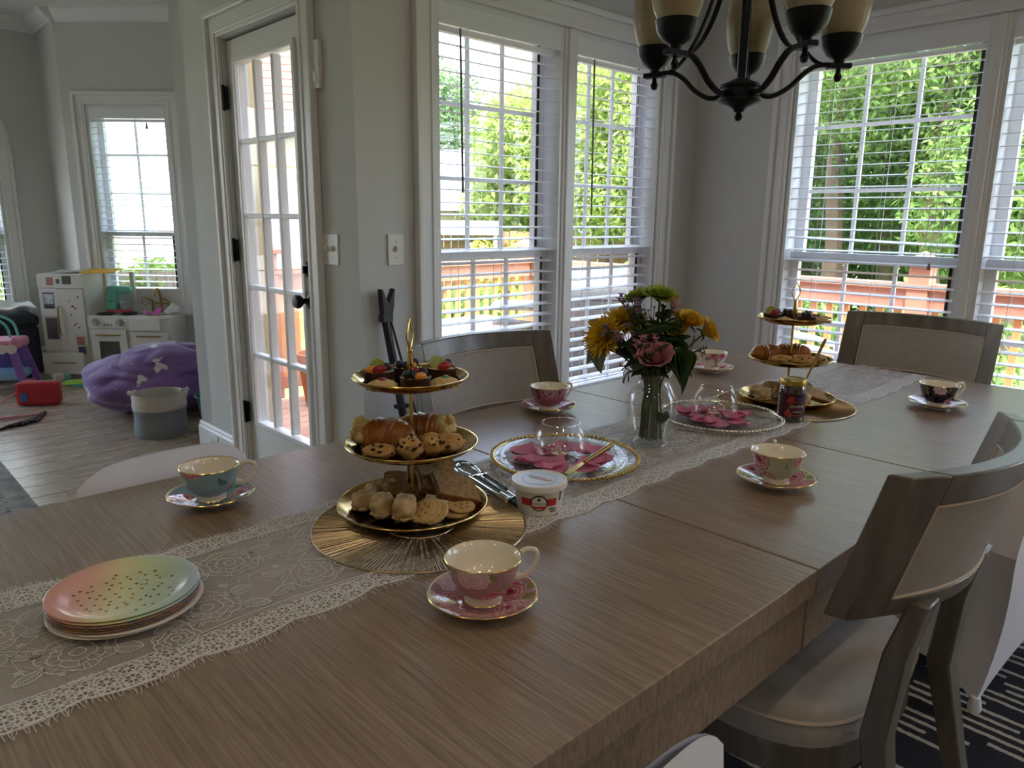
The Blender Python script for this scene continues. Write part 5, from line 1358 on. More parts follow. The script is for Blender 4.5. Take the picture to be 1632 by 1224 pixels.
# far stand
R2, U2 = Vector((.42, -.907, 0)), Vector((.907, .42, 0))
def on2(z, a, b): p = Vector((S2[0], S2[1], 0))+R2*a+U2*b; return (p.x, p.y, TZ+.0052+z)
A2 = math.atan2(-.907, .42)
for i, (a, b, s, rz) in enumerate([(-.088, .0, (.024, .018, .017), .4), (-.062, -.052, (.024, .020, .020), .2), (.046, -.066, (.023, .018, .019), .9)]):
    biscuit(on2(z1, a, b), rz, s, ['pale tea biscuit at the rim of the far stand', 'lumpy tea biscuit in front of the round cookies', 'pale tea biscuit half hidden by the jam jar'][i], i+11)
for i in range(3): cracker(on2(z1+.017, -.052+.016*i, .046), (.9, -.3, A2), 'round cracker standing in the row on the far stand')
bread(on2(z1+.024, .066, -.002), (.28, .30, A2+.4), 'brown bread slice leaning beside the jam jar')
bread(on2(z1+.026, .020, .055), (.30, .1, A2), 'brown bread slice lying at the back of the far stand')
croissant(on2(z2, -.066, .006), A2+.5, .92, 'small croissant at the open rim of the far stand')
croissant(on2(z2, .004, .036), A2+.1, 1.0, 'croissant behind the pole of the far stand')
for i, (a, b, s, rz) in enumerate([(-.020, -.050, (.036, .022, .013), A2+.1), (.036, -.040, (.038, .026, .015), A2), (.078, -.008, (.026, .022, .013), .3)]):
    scone(on2(z2, a, b), rz, s, ['flat scone in front of the far stand croissants', 'wide scone in the middle of the far stand', 'scone beside the spoon end on the far stand'][i], i+31, 12)
tart(on2(z3, -.058, .0), A2, 'fruit tart with strawberry at the rim of the far stand', 'ksb')
tart(on2(z3, .034, -.022), A2+.5, 'fruit tart heaped with berries in front of the far spindle', 'bBsr')
tart(on2(z3, -.012, .040), A2, 'dark chocolate tart behind the far spindle', 'bB')
swirl(on2(z3, -.022, -.050), 0, 'swirled butter cookie between the tarts of the far stand', SWIRL)
swirl(on2(z3, .074, .012), 0, 'swirled butter cookie at the rim of the far stand', SWIRL)
# ------------------------------------------------------------------ vase and flowers
VX, VY = 1.402, 1.002
VA = math.atan2(VY, VX); VR = Vector((math.sin(VA), -math.cos(VA), 0)); VU = Vector((math.cos(VA), math.sin(VA), 0))
def vp(s, z, d=0.0): return Vector((VX, VY, 0))+VR*s+VU*d+Vector((0, 0, z))
va = thing('flower_vase', 'clear glass vase of flowers on the lace runner', 'vase', (VX, VY, TZ+.0022), 0)
part('glass', MB().lathe([(0, 0), (.036, 0), (.039, .003), (.042, .010), (.052, .045), (.0605, .085), (.058, .115), (.046, .140), (.038, .153), (.0375, .160), (.044, .172), (.043, .173), (.036, .160), (.0365, .152), (.0445, .139), (.056, .114), (.0585, .085), (.050, .045), (.040, .012), (.036, .010), (0, .010)], 48), CLEAR, va)
part('water', MB().lathe([(0, .0105), (.0385, .0108), (.048, .044), (.0495, .050), (0, .050)], 40), glass('water', (.93, .95, .92), base=.05), va)
part('base_glint', MB().tube([(.0385*math.cos(2*PI*k/40), .0385*math.sin(2*PI*k/40), .0035) for k in range(40)], .0022, 6, closed=True), glass('rim_glass', (.9, .92, .9), base=.25), va)
STEM = M('stem_green', '3c5228', .5, var=.2, vscale=60)
LEAFM = M('leaf_green', '35502a', .42, var=.2, vscale=50)
LEAFG = M('leaf_sage', '7f8c78', .55, var=.1, vscale=50)
def petal_grid(L, w, cup=.2, curl=.3, nu=4, nv=6):
    """petal along +x from the origin, cupped upwards"""
    def f(u, v):
        s = 2*u-1; ww = w*math.sin(PI*min(1, .12+v*.82))**.7
        return (L*v, ww*s, cup*w*s*s+curl*L*v*v)
    return f
def add_petal(m, f, nu, nv, Mx, mi=0):
    q = MB().grid(f, nu, nv); q.moved(Mx); return m.add(q.v, q.f, mi)
def flower(name, label, group, head, d0, ):
    """root at the stem foot inside the vase; the head point is relative"""
    d0 = (d0[0]*1.5, d0[1]*1.5); foot = vp(d0[0], TZ+.016, d0[1]); r = thing(name, label, 'flower', foot, 0, group)
    H = head-foot; neck = vp(d0[0]*.2+(head-Vector((VX, VY, 0))).dot(VR)*.14, TZ+.155, d0[1]*.2+(head-Vector((VX, VY, 0))).dot(VU)*.14)-foot
    pts = spline([(0, 0, 0), neck*.5, neck, neck.lerp(H, .55)+Vector((0, 0, .012)), H], 6)
    return r, H, pts
def orient(H, dirv):
    q = Vector(dirv).normalized().to_track_quat('Z', 'Y').to_matrix().to_4x4()
    return Matrix.Translation(H) @ q
def mum(label, group, head, dirv, R, mats, seed, foot=(0, 0), rows=5, core=None):
    r, H, pts = flower('chrysanthemum', label, group, head, foot)
    part('stem', MB().tube(pts, .0026, 6), STEM, r)
    Mx = orient(H, dirv); m = MB(); rng = random.Random(seed)
    for j in range(rows):
        n = int(30-j*3); L = R*(1-.16*j); el = .10+.26*j
        for k in range(n):
            a = 2*PI*(k+rng.uniform(-.3, .3))/n+j*.4; l = L*rng.uniform(.88, 1.05)
            T = Mx @ Matrix.Rotation(a, 4, 'Z') @ Matrix.Translation((R*.06, 0, .001*j)) @ Matrix.Rotation(-(el+rng.uniform(-.1, .1)), 4, 'Y')
            add_petal(m, petal_grid(l*.95, R*.085, .5, .10), 2, 4, T)
    o = part('petals', m, mats, r, smooth=60); o['kind'] = 'stuff'
    part('calyx', MB().ball(H-Vector(dirv).normalized()*.004, R*.2, 10, 6, sc=(1, 1, .7)), LEAFM, r)
    if core: part('disc', MB().ball(H+Vector(dirv).normalized()*.010, R*.26, 12, 8, sc=(1, 1, .5), disp=lump(seed, .2, 6)), core, r)
YEL = M('mum_yellow', 'd9b116', .6, var=.12, vscale=60, Subsurface_Weight=0.0)
LIME = M('mum_lime', '9fb43a', .6, var=.15, vscale=60)
G1 = 'chrysanthemums in the vase'
mum('large yellow chrysanthemum facing the double window', G1, vp(-.112, 1.015, -.01), (VR*-.50+VU*-.70+Vector((0, 0, .40))), .058, YEL, 1, (-.015, .01), core=M('mum_core', '7d7a2a', .7))
mum('large yellow chrysanthemum above the purple aster', G1, vp(-.066, 1.045, .02), (VR*-.05+VU*-.55+Vector((0, 0, .8))), .055, YEL, 2, (-.01, .02))
mum('lime green chrysanthemum at the top of the bouquet', G1, vp(.006, 1.108, .0), (VR*.1+VU*-.25+Vector((0, 0, 1))), .046, LIME, 3, (.004, .0))
mum('lime green chrysanthemum tucked beside the purple sprig', G1, vp(-.042, 1.102, .02), (VR*-.3+VU*-.2+Vector((0, 0, 1))), .040, LIME, 4, (-.012, .0))
def rose(label, group, head, dirv, R, mat_, seed, foot):
    r, H, pts = flower('rose', label, group, head, foot)
    part('stem', MB().tube(pts, .0024, 6), STEM, r)
    Mx = orient(H, dirv); m = MB(); rng = random.Random(seed)
    for j in range(5):
        n = (3, 3, 4, 5, 5)[j]; rr = R*(.22, .38, .55, .74, .9)[j]; hh = R*(1.55, 1.5, 1.42, 1.3, 1.15)[j]
        for k in range(n):
            a0 = 2*PI*k/n+j*.9+rng.uniform(-.15, .15); wd = 2*PI/n*1.0
            def f(u, v, a0=a0, wd=wd, rr=rr, hh=hh, j=j):
                s = 2*u-1; a = a0+s*wd*math.sin(PI*min(1, .3+v*.55))
                rad = rr*(.30+.75*math.sin(min(1.0, v*1.1)*PI*.55))*(1+(.10+.55*j/4)*max(0, v-.55)*2.2)*(1+.05*math.sin(5*s+j))
                return (rad*math.cos(a), rad*math.sin(a), hh*v*(1-.06*s*s)-R*.55)
            q = MB().grid(f, 6, 7); q.moved(Mx); m.add(q.v, q.f)
    o = part('bloom', m, mat_, r, smooth=70); o['kind'] = 'stuff'
    sp_ = MB()
    for k in range(5):
        T = Mx @ Matrix.Rotation(2*PI*k/5, 4, 'Z') @ Matrix.Translation((R*.1, 0, -R*.58)) @ Matrix.Rotation(-.25, 4, 'Y')
        add_petal(sp_, petal_grid(R*1.05, R*.2, .3, -.5), 2, 5, T)
    sp_.ball(Mx @ Vector((0, 0, -R*.55)), R*.3, 10, 6)
    part('sepals', sp_, LEAFM, r, smooth=60)
YR = M('rose_yellow', 'd0a824', .6, var=.3, vscale=70); PR = M('rose_pink', 'c98a92', .55, var=.15, vscale=40)
G2 = 'roses in the vase'
rose('yellow rose at the top of the cluster by the white chair', G2, vp(.076, 1.058, -.01), (VR*.35+VU*-.45+Vector((0, 0, .8))), .0195, YR, 1, (.01, -.01))
rose('yellow rose reaching out furthest from the bouquet', G2, vp(.116, 1.036, .0), (VR*.8+VU*-.25+Vector((0, 0, .45))), .0205, YR, 2, (.015, .0))
rose('yellow rose bud behind the other yellow roses', G2, vp(.055, 1.062, .03), (VR*.1+VU*.1+Vector((0, 0, 1))), .016, YR, 3, (.01, .01))
rose('yellow rose low in the bouquet beside the dark leaf', G2, vp(.046, 1.036, -.02), (VR*-.1+VU*-.5+Vector((0, 0, .8))), .017, YR, 4, (.0, -.015))
rose('large pink rose low at the front of the bouquet', G2, vp(.004, .982, -.075), (VR*-.1+VU*-.55+Vector((0, 0, .8))), .027, PR, 5, (.0, -.018))
def sprig(name, label, head, foot, mats, n, spread, seed, pr=.006):
    r, H, pts = flower(name, label, 'filler sprigs in the vase', head, foot)
    st = MB().tube(pts, .0020, 5); fl_ = MB(); rng = random.Random(seed); base = pts[int(len(pts)*.78)]
    for k in range(n):
        e = H+Vector((rng.uniform(-1, 1)*spread, rng.uniform(-1, 1)*spread, rng.uniform(-.5, .7)*spread))
        st.tube([base, base.lerp(e, .5)+Vector((0, 0, .003)), e], .0010, 4)
        for q in range(9):
            a = 2*PI*q/9
            T = Matrix.Translation(e) @ Matrix.Rotation(a, 4, 'Z') @ Matrix.Rotation(-.35, 4, 'Y')
            add_petal(fl_, petal_grid(pr*1.6, pr*.35, .4, .1), 1, 2, T)
        fl_.ball(e, pr*.5, 6, 4)
    part('stem', st, STEM, r); o = part('florets', fl_, mats, r, smooth=60); o['kind'] = 'stuff'
MAUV = M('aster_mauve', '9a7a9c', .6, var=.2, vscale=80); PNK = M('aster_pink', 'c08a97', .6, var=.2, vscale=80)
sprig('aster_sprig', 'purple aster sprig in front of the yellow chrysanthemums', vp(-.082, 1.028, -.045), (-.012, -.01), MAUV, 14, .028, 1, .0075)
sprig('aster_sprig', 'purple aster sprig beside the lime chrysanthemum', vp(-.052, 1.092, -.03), (-.01, .0), MAUV, 15, .030, 2, .0075)
sprig('aster_sprig', 'pink aster sprig above the pink rose', vp(-.012, 1.012, -.075), (.0, -.012), PNK, 13, .026, 3, .007)
sprig('aster_sprig', 'pink aster sprig beside the pink rose', vp(-.036, .985, -.07), (-.006, -.012), PNK, 6, .016, 4)
sprig('aster_sprig', 'green budding sprig in the middle of the bouquet', vp(-.01, 1.06, .0), (.003, .006), M('bud_green', '55692f', .6), 12, .034, 5, .004)
# alstroemeria
r, H, pts = flower('alstroemeria', 'pale pink alstroemeria beside the lime chrysanthemum', 'filler sprigs in the vase', vp(.034, 1.083, -.01), (.006, .0))
part('stem', MB().tube(pts, .0022, 6), STEM, r); m = MB()
for k in range(6):
    T = orient(H, VR*.3+VU*-.2+Vector((0, 0, 1))) @ Matrix.Rotation(2*PI*k/6, 4, 'Z') @ Matrix.Rotation(-.95, 4, 'Y'); add_petal(m, petal_grid(.030, .008, .3, .22), 3, 6, T)
part('petals', m, M('alstro_pink', 'd3a3a0', .55, var=.15, vscale=60), r, smooth=60)
# foliage stems: each carries its leaves as parts
def leaf_fn(L, w, bend, fold=.25):
    def f(u, v):
        s = 2*u-1; ww = w*math.sin(PI*v)**.75*(1-.25*v)
        return (L*v, ww*s, fold*ww*s*s*8*.3/(.3)+bend*L*v*v)
    return f
def foliage(label, head, foot, lv, mat_, twigs=()):
    r, H, pts = flower('foliage_stem', label, 'foliage in the vase', head, foot)
    st = MB().tube(pts, .0024, 6)
    for (k, dv_, L) in twigs:
        p = pts[int(len(pts)*k) if k < 1 else -1]; d = VR*dv_[0]+VU*dv_[1]+Vector((0, 0, dv_[2]))
        st.tube([p, p+d*L*.5+Vector((0, 0, .004)), p+d*L], [.0016, .0013, .002], 5)
        for q in range(3): st.tube([p+d*L*(.4+.2*q), p+d*L*(.4+.2*q)+Vector((0, 0, .008-.016*(q % 2)))+d*.006], .0014, 4)
    part('stem', st, STEM, r)
    for (k, dv_, L, w, bend) in lv:
        p = pts[min(len(pts)-1, int(len(pts)*k))]; d = (VR*dv_[0]+VU*dv_[1]+Vector((0, 0, dv_[2]))).normalized()
        x = d; y = Vector((0, 0, 1)).cross(x).normalized() if abs(d.z) < .95 else VR.copy(); z = x.cross(y)
        Mx = Matrix((x, y, z)).transposed().to_4x4(); Mx.translation = p
        q = MB().grid(leaf_fn(L, w, bend), 4, 9, thick=.0006); q.moved(Mx); part('leaf', q, mat_, r, smooth=60)
foliage('stem with a broad dark leaf beside the pink rose', vp(.056, 1.005, -.05), (.006, -.012), [(.98, (.05, -.35, -.6), .085, .022, -.1), (.9, (.15, -.3, -.5), .075, .024, -.2), (.75, (.35, -.3, -.35), .080, .018, -.5), (.72, (-.5, -.6, .05), .095, .022, -.15), (.70, (.1, -.7, .15), .060, .018, -.2)], LEAFM)
foliage('stem with long dark leaves draped over the vase lip', vp(.03, .975, -.055), (.0, -.016), [(.95, (-.75, -.35, -.15), .085, .018, -.1), (.93, (.8, -.2, -.05), .060, .020, -.5), (.85, (.75, -.2, -.75), .075, .016, -.2)], LEAFM)
foliage('drooping sage leaves under the yellow chrysanthemum', vp(-.105, .985, -.005), (-.014, .0), [(1, (-.7, -.1, -.35), .062, .017, -.2), (1, (-.25, -.2, -.8), .060, .017, -.1), (.95, (-.9, .1, .25), .055, .015, -.2)], LEAFG)
foliage('bare twiggy stem arching over the vase lip', vp(-.058, .935, -.02), (-.016, .004), [], LEAFM, [(1, (-.3, 0, -.7), .035), (.9, (-.7, .1, .3), .04), (1, (.1, -.2, -.6), .03), (.8, (-.6, 0, .8), .05)])
foliage('twiggy stem under the reaching yellow rose', vp(.105, .995, .0), (.016, .0), [], LEAFM, [(.95, (.6, 0, .1), .03), (.88, (.7, 0, -.2), .03), (.8, (.2, .1, .9), .04)])
for i, (s_, d_, h_, f) in enumerate([(-.045, .03, 1.05, (-.01, .01)), (.02, .03, 1.06, (.006, .012)), (-.02, -.02, 1.045, (-.004, -.006)), (.03, -.01, 1.03, (.01, .004))]):
    foliage(['feathery stem below the purple sprig', 'feathery stem below the lime chrysanthemum', 'feathery stem in front of the yellow chrysanthemums', 'feathery stem between the alstroemeria and roses'][i], vp(s_, h_, d_), f, [(.55+.05*k, (math.cos(k*2.1), math.sin(k*2.1), .5), .045, .006, .1) for k in range(9)], LEAFM)
rf = random.Random(77)
for i, (s_, d_, h_) in enumerate([(-.065, -.03, 1.00), (-.03, -.045, 1.02), (.005, -.05, 1.035), (.035, -.035, 1.05), (-.05, .01, 1.06), (.015, .01, 1.075), (.06, -.02, 1.02), (-.085, .0, .99)]):
    foliage(['dark leafy filler stem under the yellow chrysanthemums', 'dark leafy filler stem behind the pink asters', 'dark leafy filler stem above the pink rose', 'dark leafy filler stem below the alstroemeria', 'dark leafy filler stem below the purple sprig', 'dark leafy filler stem under the lime chrysanthemum', 'dark leafy filler stem below the yellow roses', 'dark leafy filler stem above the sage leaves'][i], vp(s_, h_, d_), (s_*.12, d_*.15), [(.52+.024*k, (rf.uniform(-1, 1), rf.uniform(-1, .6), rf.uniform(-.2, .8)), rf.uniform(.026, .044), rf.uniform(.005, .009), rf.uniform(-.2, .2)) for k in range(20)], LEAFM)
foliage('sturdy stem with a leaf under water', vp(-.02, .99, .01), (.018, -.008), [(.12, (.5, -.6, .5), .045, .014, .1), (.42, (-.8, -.2, .1), .03, .010, -.2)], LEAFM)

# ------------------------------------------------------------------ black fork-headed pole leaning on the wall
bp = thing('fork_head_pole', 'black pole with a V-shaped fork head leaning beside the window', 'pole', (1.69, 2.28, 0), 0)
BPL = M('black_plastic', '1d2023', .35, spec=.6)
p0, p1 = Vector((0, 0, 0)), Vector((-.10, .105, .90))
part('shaft', MB().tube([p0, p1], .016, 12), BPL, bp)
part('cable_tube', MB().tube([p0+Vector((.02, -.012, .3)), p1+Vector((.014, -.014, 0))], .005, 8), BPL, bp)
hd = MB().prism([(-.018, 0), (.020, 0), (.030, .045), (.036, .115), (.028, .115), (.004, .062), (-.018, .115), (-.028, .115), (-.024, .045)], -.014, .014, F=lambda x, y, z: (p1.x+x, p1.y+z*1.0-.006, p1.z+y))
part('fork_head', hd, BPL, bp, smooth=0, bevel=.004)
part('collar', MB().box(p1+Vector((0, -.004, .004)), (.046, .036, .03)), M('grey_plastic', '3a3f43', .4), bp, smooth=0, bevel=.003)
part('clip', MB().box(p0.lerp(p1, .62), (.05, .03, .015)), BPL, bp, smooth=0)
part('foot', MB().box((0, 0, .015), (.26, .10, .03)), BPL, bp, smooth=0, bevel=.01)

# ------------------------------------------------------------------ play room
KW = M('toy_white', 'dfdbd4', .45); KB = M('toy_brass', 'a8894e', .35, .8); KG = M('toy_grey', '55544f', .25)
K0 = Vector((1.315, 6.775, 0)); KA = -PI/4
kt = thing('toy_kitchen', 'white toy kitchen with fridge tower, oven and sink', 'toy kitchen', K0, KA)
D = .27
part('fridge_body', MB().box((.18, D/2, .41), (.36, D, .82)), KW, kt, smooth=0)
part('fridge_header', MB().box((.18, -.006, .765), (.36, .012, .10)), KW, kt, smooth=0)
part('fridge_panel', MB().box((.075, -.005, .46), (.145, .01, .50)), KW, kt, smooth=0)
fd = part('fridge_door', MB().box((.252, -.014, .455), (.20, .014, .50), R=Rz(.06)), KW, kt, smooth=0)
part('handle', MB().tube([(.163, -.03, .35), (.157, -.042, .36), (.157, -.042, .56), (.163, -.03, .57)], .006, 6), KB, fd)
dw = part('drawer', MB().box((.168, -.055, .125), (.315, .014, .17), R=Rz(.03)).box((.17, -.02, .12), (.29, .06, .14)), KW, kt, smooth=0)
part('handle', MB().tube([(.08, -.068, .13), (.27, -.068, .13)], .005, 6), KB, dw)
wdp = part('water_dispenser', MB().box((.078, -.012, .40), (.10, .004, .19)), M('toy_silver', 'b5b4b0', .3, .5), kt, smooth=0)
part('recess', MB().box((.078, -.015, .395), (.085, .004, .165)), KG, wdp, smooth=0)
part('stove_body', MB().box((.525, D/2, .24), (.33, D, .48)), KW, kt, smooth=0)
part('sink_body', MB().box((.855, D/2, .24), (.33, D, .48)), KW, kt, smooth=0)
part('stove_panel', MB().box((.525, -.006, .445), (.32, .012, .085)), KW, kt, smooth=0)
for x in (.43, .62):
    kn = part('knob', MB().lathe([(0, 0), (.024, 0), (.022, .018), (0, .02)], 18).moved(Matrix.Translation((x, -.012, .447)) @ Matrix.Rotation(PI/2, 4, 'X')), M('toy_silver', 'b5b4b0', .3, .5), kt)
    for q in range(9):
        a = PI*(q/8); part('tick', MB().box((x+.031*math.cos(a), -.013, .447+.031*math.sin(a)), (.005, .003, .005)), DKB, kn, smooth=0)
for x in (.50, .525, .55): part('panel_icon', MB().box((x, -.013, .43), (.013, .002, .018)), M('icon_grey', '8a8782', .5), kt, smooth=0)
ov = part('oven_door', wall_panel_at(.385, .668, .045, .395, -.022, -.008, [(.445, .61, .12, .30)]), KW, kt, smooth=0)
part('oven_window', MB().box((.5275, -.012, .21), (.166, .004, .18)), KG, ov, smooth=0)
part('handle', MB().tube([(.43, -.035, .352), (.625, -.035, .352)], .006, 6), KB, ov)
part('apron_sink', MB().box((.82, -.012, .435), (.25, .024, .10)), KW, kt, smooth=0, bevel=.005)
cd_ = part('cupboard_door', MB().box((.845, -.008, .20), (.30, .014, .35)), KW, kt, smooth=0)
part('handle', MB().tube([(.75, -.024, .345), (.94, -.024, .345)], .006, 6), KB, cd_)
part('counter', wall_panel_at(.36, 1.03, -.01, .28, 0, .018, [(.72, .95, .04, .20)]).moved(Matrix(((1, 0, 0, 0), (0, 0, 1, 0), (0, 1, 0, .483), (0, 0, 0, 1)))), KW, kt, smooth=0)
part('backsplash', MB().box((.695, .272, .59), (.67, .015, .20)), KW, kt, smooth=0)
part('basin', MB().box((.835, .12, .44), (.23, .16, .03)), KW, kt, smooth=0)
part('shelf_post', MB().box((.615, .25, .70), (.03, .03, .25)), KW, kt, smooth=0)
part('clock_print', MB().lathe([(.030, 0), (.034, 0), (.034, .004), (.030, .004), (.030, 0)], 24).moved(Matrix.Translation((.70, .262, .59)) @ Matrix.Rotation(PI/2, 4, 'X')), M('icon_grey', '8a8782', .5), kt)
fa = part('faucet', MB().tube(spline([(.84, .235, .50), (.84, .235, .62), (.84, .21, .69), (.84, .165, .69), (.83, .15, .64)]), .009, 8).tube([(.77, .235, .575), (.90, .235, .575)], .008, 8), KB, kt)
for x in (.77, .90): part('tap', MB().tube([(x, .235, .50), (x, .235, .60)], .009, 8).tube([(x, .235, .60), (x-.05, .22, .62)], .007, 6), KB, fa)
for i, (x, z, w, h, c) in enumerate([(.10, .765, .055, .06, 'b07a6a'), (.235, .775, .07, .065, '55554e'), (.165, .765, .03, .035, '5d6a70'), (.30, .30, .06, .065, 'a86a58'), (.305, .225, .06, .06, '3d3f66')]):
    part('sticker', MB().box((x, -.0235 if z < .6 else -.0128, z), (w, .001, h)), M('sticker_%d' % i, c, .5, var=.5, vscale=90), kt, smooth=0)
st_ = part('sticker', MB().box((.075, -.0105, .615), (.085, .001, .125)), M('sticker_frame', '55617c', .5), kt, smooth=0)
part('sticker_print', MB().box((.075, -.0112, .628), (.07, .001, .075)), M('sticker_print', 'c9ccd6', .5, var=.5, vscale=60), st_, smooth=0)
part('sticker_band', MB().box((.075, -.0112, .562), (.085, .001, .02)), DKB, st_, smooth=0)
rng = random.Random(12)
for q in range(17):
    x, z = .21+rng.random()*.11, .40+rng.random()*.26
    part('heart_sticker', MB().lathe([(0, 0), (.0075, 0)], 8).moved(Matrix.Translation((x, -.0225-.06*(x-.252), z)) @ Matrix.Rotation(PI/2, 4, 'X')), M('heart_red', '8c1f36', .5), kt)
def kp(u, w, z): a = K0+Vector((u*math.cos(KA)-w*math.sin(KA), u*math.sin(KA)+w*math.cos(KA), z)); return a
o = MB().grid(lambda u, v: (.27*(u-.5), .18*(v-.5), .012*u*u+.004*math.sin(6*v)), 6, 6, thick=.003).build('yellow_folder', M('yellow_paper', 'd9a82e', .6), None, loc=kp(.44, .13, .838), rot=(.14, .03, KA+.06)); tag(o, 'yellow folder jutting from the toy fridge top', 'folder')
o = MB().grid(lambda u, v: (.17*(u-.5), .16*(v-.5), .012*math.sin(5*u)*math.sin(4*v)+.014), 8, 8, thick=.002).build('paper_sheet', M('loose_paper', 'cfcdd2', .7, var=.15, vscale=30), None, loc=kp(.17, .13, .822), rot=(0, 0, KA+.3)); tag(o, 'crumpled paper sheet on top of the toy fridge', 'paper')
TEAL = M('toy_teal', '74c4b0', .5)
mx = thing('toy_mixer', 'teal toy stand mixer on the toy stove', 'toy', kp(.555, .13, .515), KA+.1)
part('base', MB().box((0, 0, .012), (.17, .10, .022)), M('toy_pink', 'c9576e', .5), mx, smooth=0, bevel=.008)
part('column', MB().box((-.045, 0, .10), (.075, .085, .16)), TEAL, mx, smooth=0, bevel=.012)
part('motor_head', MB().box((.01, 0, .175), (.19, .08, .065)), TEAL, mx, smooth=0, bevel=.025)
part('bowl', MB().lathe([(0, 0), (.025, .0), (.04, .03), (.046, .06), (.043, .06), (.036, .03), (0, .006)], 20, (.045, 0, .024)), M('toy_bowl', 'b9c6c4', .3), mx)
part('dial', MB().lathe([(0, 0), (.012, 0), (.01, .01), (0, .01)], 12).moved(Matrix.Translation((-.045, -.045, .09)) @ Matrix.Rotation(PI/2, 4, 'X')), M('dial_teal', '4d9c8c', .5), mx)
for i, u in enumerate((.50, .66)):
    pn = thing('toy_pan', ['dark toy frying pan under the mixer', 'dark toy frying pan by the toy sink'][i], 'toy', kp(u-.02+.02*i, .05+.03*i, .502), KA, 'toy pans')
    part('pan', MB().lathe([(0, 0), (.055, 0), (.068, .014), (.065, .014), (.053, .004), (0, .004)], 24), DGR, pn)
    part('handle', MB().tube([(.06, 0, .012), (.13, -.02, .014)], .006, 6), DGR, pn)
o = MB().grid(lambda u, v: (.14*(u-.5), .06*(v-.5), .018+.014*math.sin(7*u+2*v)+.02*v), 10, 5, thick=.002).build('pink_cloth', M('magenta_cloth', 'b8409a', .7), None, loc=kp(.86, .06, .500), rot=(0, -.15, KA+.2)); tag(o, 'magenta cloth draped in the toy sink', 'cloth')
o = MB().grid(lambda u, v: (.12*(u-.5), .10*(v-.5), .05+.09*(1-abs(2*u-1))*v+.012*math.sin(9*u)), 10, 8, thick=.002).build('white_cloth', M('white_cloth', 'dcdad6', .8), None, loc=kp(.965, .14, .465), rot=(0, 0, KA)); tag(o, 'white cloth heaped at the toy sink end', 'cloth')

# things on the play room floor
def rbox(d, r=.02): return MB().box((0, 0, d[2]/2), d)
rc_ = thing('toy_suitcase', 'small red toy suitcase with a blue latch', 'suitcase', (1.05, 5.80, 0), -.55)
TR = M('case_red', 'b3202e', .3)
part('shell', rbox((.27, .10, .165)), TR, rc_, smooth=0, bevel=.03)
part('seam', MB().box((0, 0, .163), (.20, .012, .008)), M('case_pale', 'cfc0b8', .5), rc_, smooth=0)
part('latch', MB().box((-.075, -.052, .065), (.042, .008, .055)), M('case_blue', '2f6fae', .4), rc_, smooth=0, bevel=.006)
def bean_mat():
    t = NT('beanbag_cloth'); tc = t.coord('Object'); d = t.voro(tc, 5.2); n = t.noise(tc, 26, 3)
    q = t.math('ADD', d, t.math('MULTIPLY', t.math('SUBTRACT', n, .5), .75)); q2 = t.voro(tc, 15)
    c = t.mix(t.math('LESS_THAN', q, .18), t.ramp(t.noise(tc, 3, 3), [(.3, hx('6d4a8c')), (.7, hx('86609f'))]), hx('d6cfd4'))
    c = t.mix(t.math('LESS_THAN', q2, .075), c, hx('cfc8d0'))
    b = t.bsdf(c, .85); t.set(b, 'Sheen Weight', .4); return t.done(b)
def bean(q):
    v = 1+.13*noise.noise(q*1.7+Vector((3, 1, 0)))+.05*noise.noise(q*4.0+Vector((0, 2, 1)))
    a = q.x*.8+q.z*1.3+.5*noise.noise(q*2)
    crease = -.10*math.exp(-(((a*2.1) % 1.0-.5)/.13)**2)*(.4+.6*max(0, q.z))
    return v+crease*.7
bb_ = thing('bean_bag', 'purple bean bag printed with white animals', 'bean bag', (1.61, 5.19, 0), -.9)
m = MB().ball((0, 0, 0), 1.0, 96, 60, sc=(.49, .37, .20), disp=bean)
vv = []
for x, y, z in m.v:
    z += .195; hump = .075*math.exp(-((x-.22)**2+(y-.05)**2)/.10)+.0*x
    if z > .2: z += hump
    vv.append((x, y, max(z, .0)))
m.v = vv
part('bag', m, bean_mat(), bb_, smooth=70)
part('seam_patch', MB().ball((.10, -.12, .40), .035, 10, 6, sc=(1.2, .6, .5)), M('bag_patch', '6a3fa8', .8), bb_)
def basket_mat():
    t = NT('rope_basket'); tc = t.coord('Object'); sx = t.n('SeparateXYZ'); t.set(sx, 0, tc)
    c = t.mix(t.math('GREATER_THAN', sx.outputs[2], .165), hx('8d9297'), hx('cdc6bc')); w = t.noise(t.coord('Object', (1, 1, 3)), 90, 2)
    b = t.bsdf(c, .9); t.set(b, 'Normal', t.bump(w, .5, .003)); return t.done(b)
bk_ = thing('rope_basket', 'round rope basket, grey below and cream above', 'basket', (1.425, 4.545, 0), 0)
pr = [(0, 0), (.135, 0)]; z = .0
for k in range(22): pr += [(.142+.004*math.sin(k*.5), z+.003), (.1455+.004*math.sin(k*.5), z+.0065), (.142+.004*math.sin(k*.5), z+.010)]; z += .0115
pr += [(.140, z+.002), (.134, z), (.132, .02), (0, .012)]
part('wall', MB().lathe(pr, 48), basket_mat(), bk_)
for a in (PI-.5, .0-.35):
    c = Vector((.142*math.cos(a), .142*math.sin(a), .245)); m = MB(); rr = random.Random(5)
    for q in range(5): m.ball(c+Vector((rr.uniform(-.018, .018), rr.uniform(-.018, .018), rr.uniform(-.03, .015))), .014, 8, 6)
    part('knotted_handle', m, M('rope_cream', 'd6d0c6', .9), bk_)
gb = thing('green_bucket', 'green toy bucket beside the bean bag', 'bucket', (1.75, 4.52, 0), 0)
part('pail', MB().lathe([(0, 0), (.08, 0), (.115, .19), (.122, .195), (.110, .19), (.075, .01), (0, .01)], 24), M('bucket_green', '1f7a5e', .4), gb)
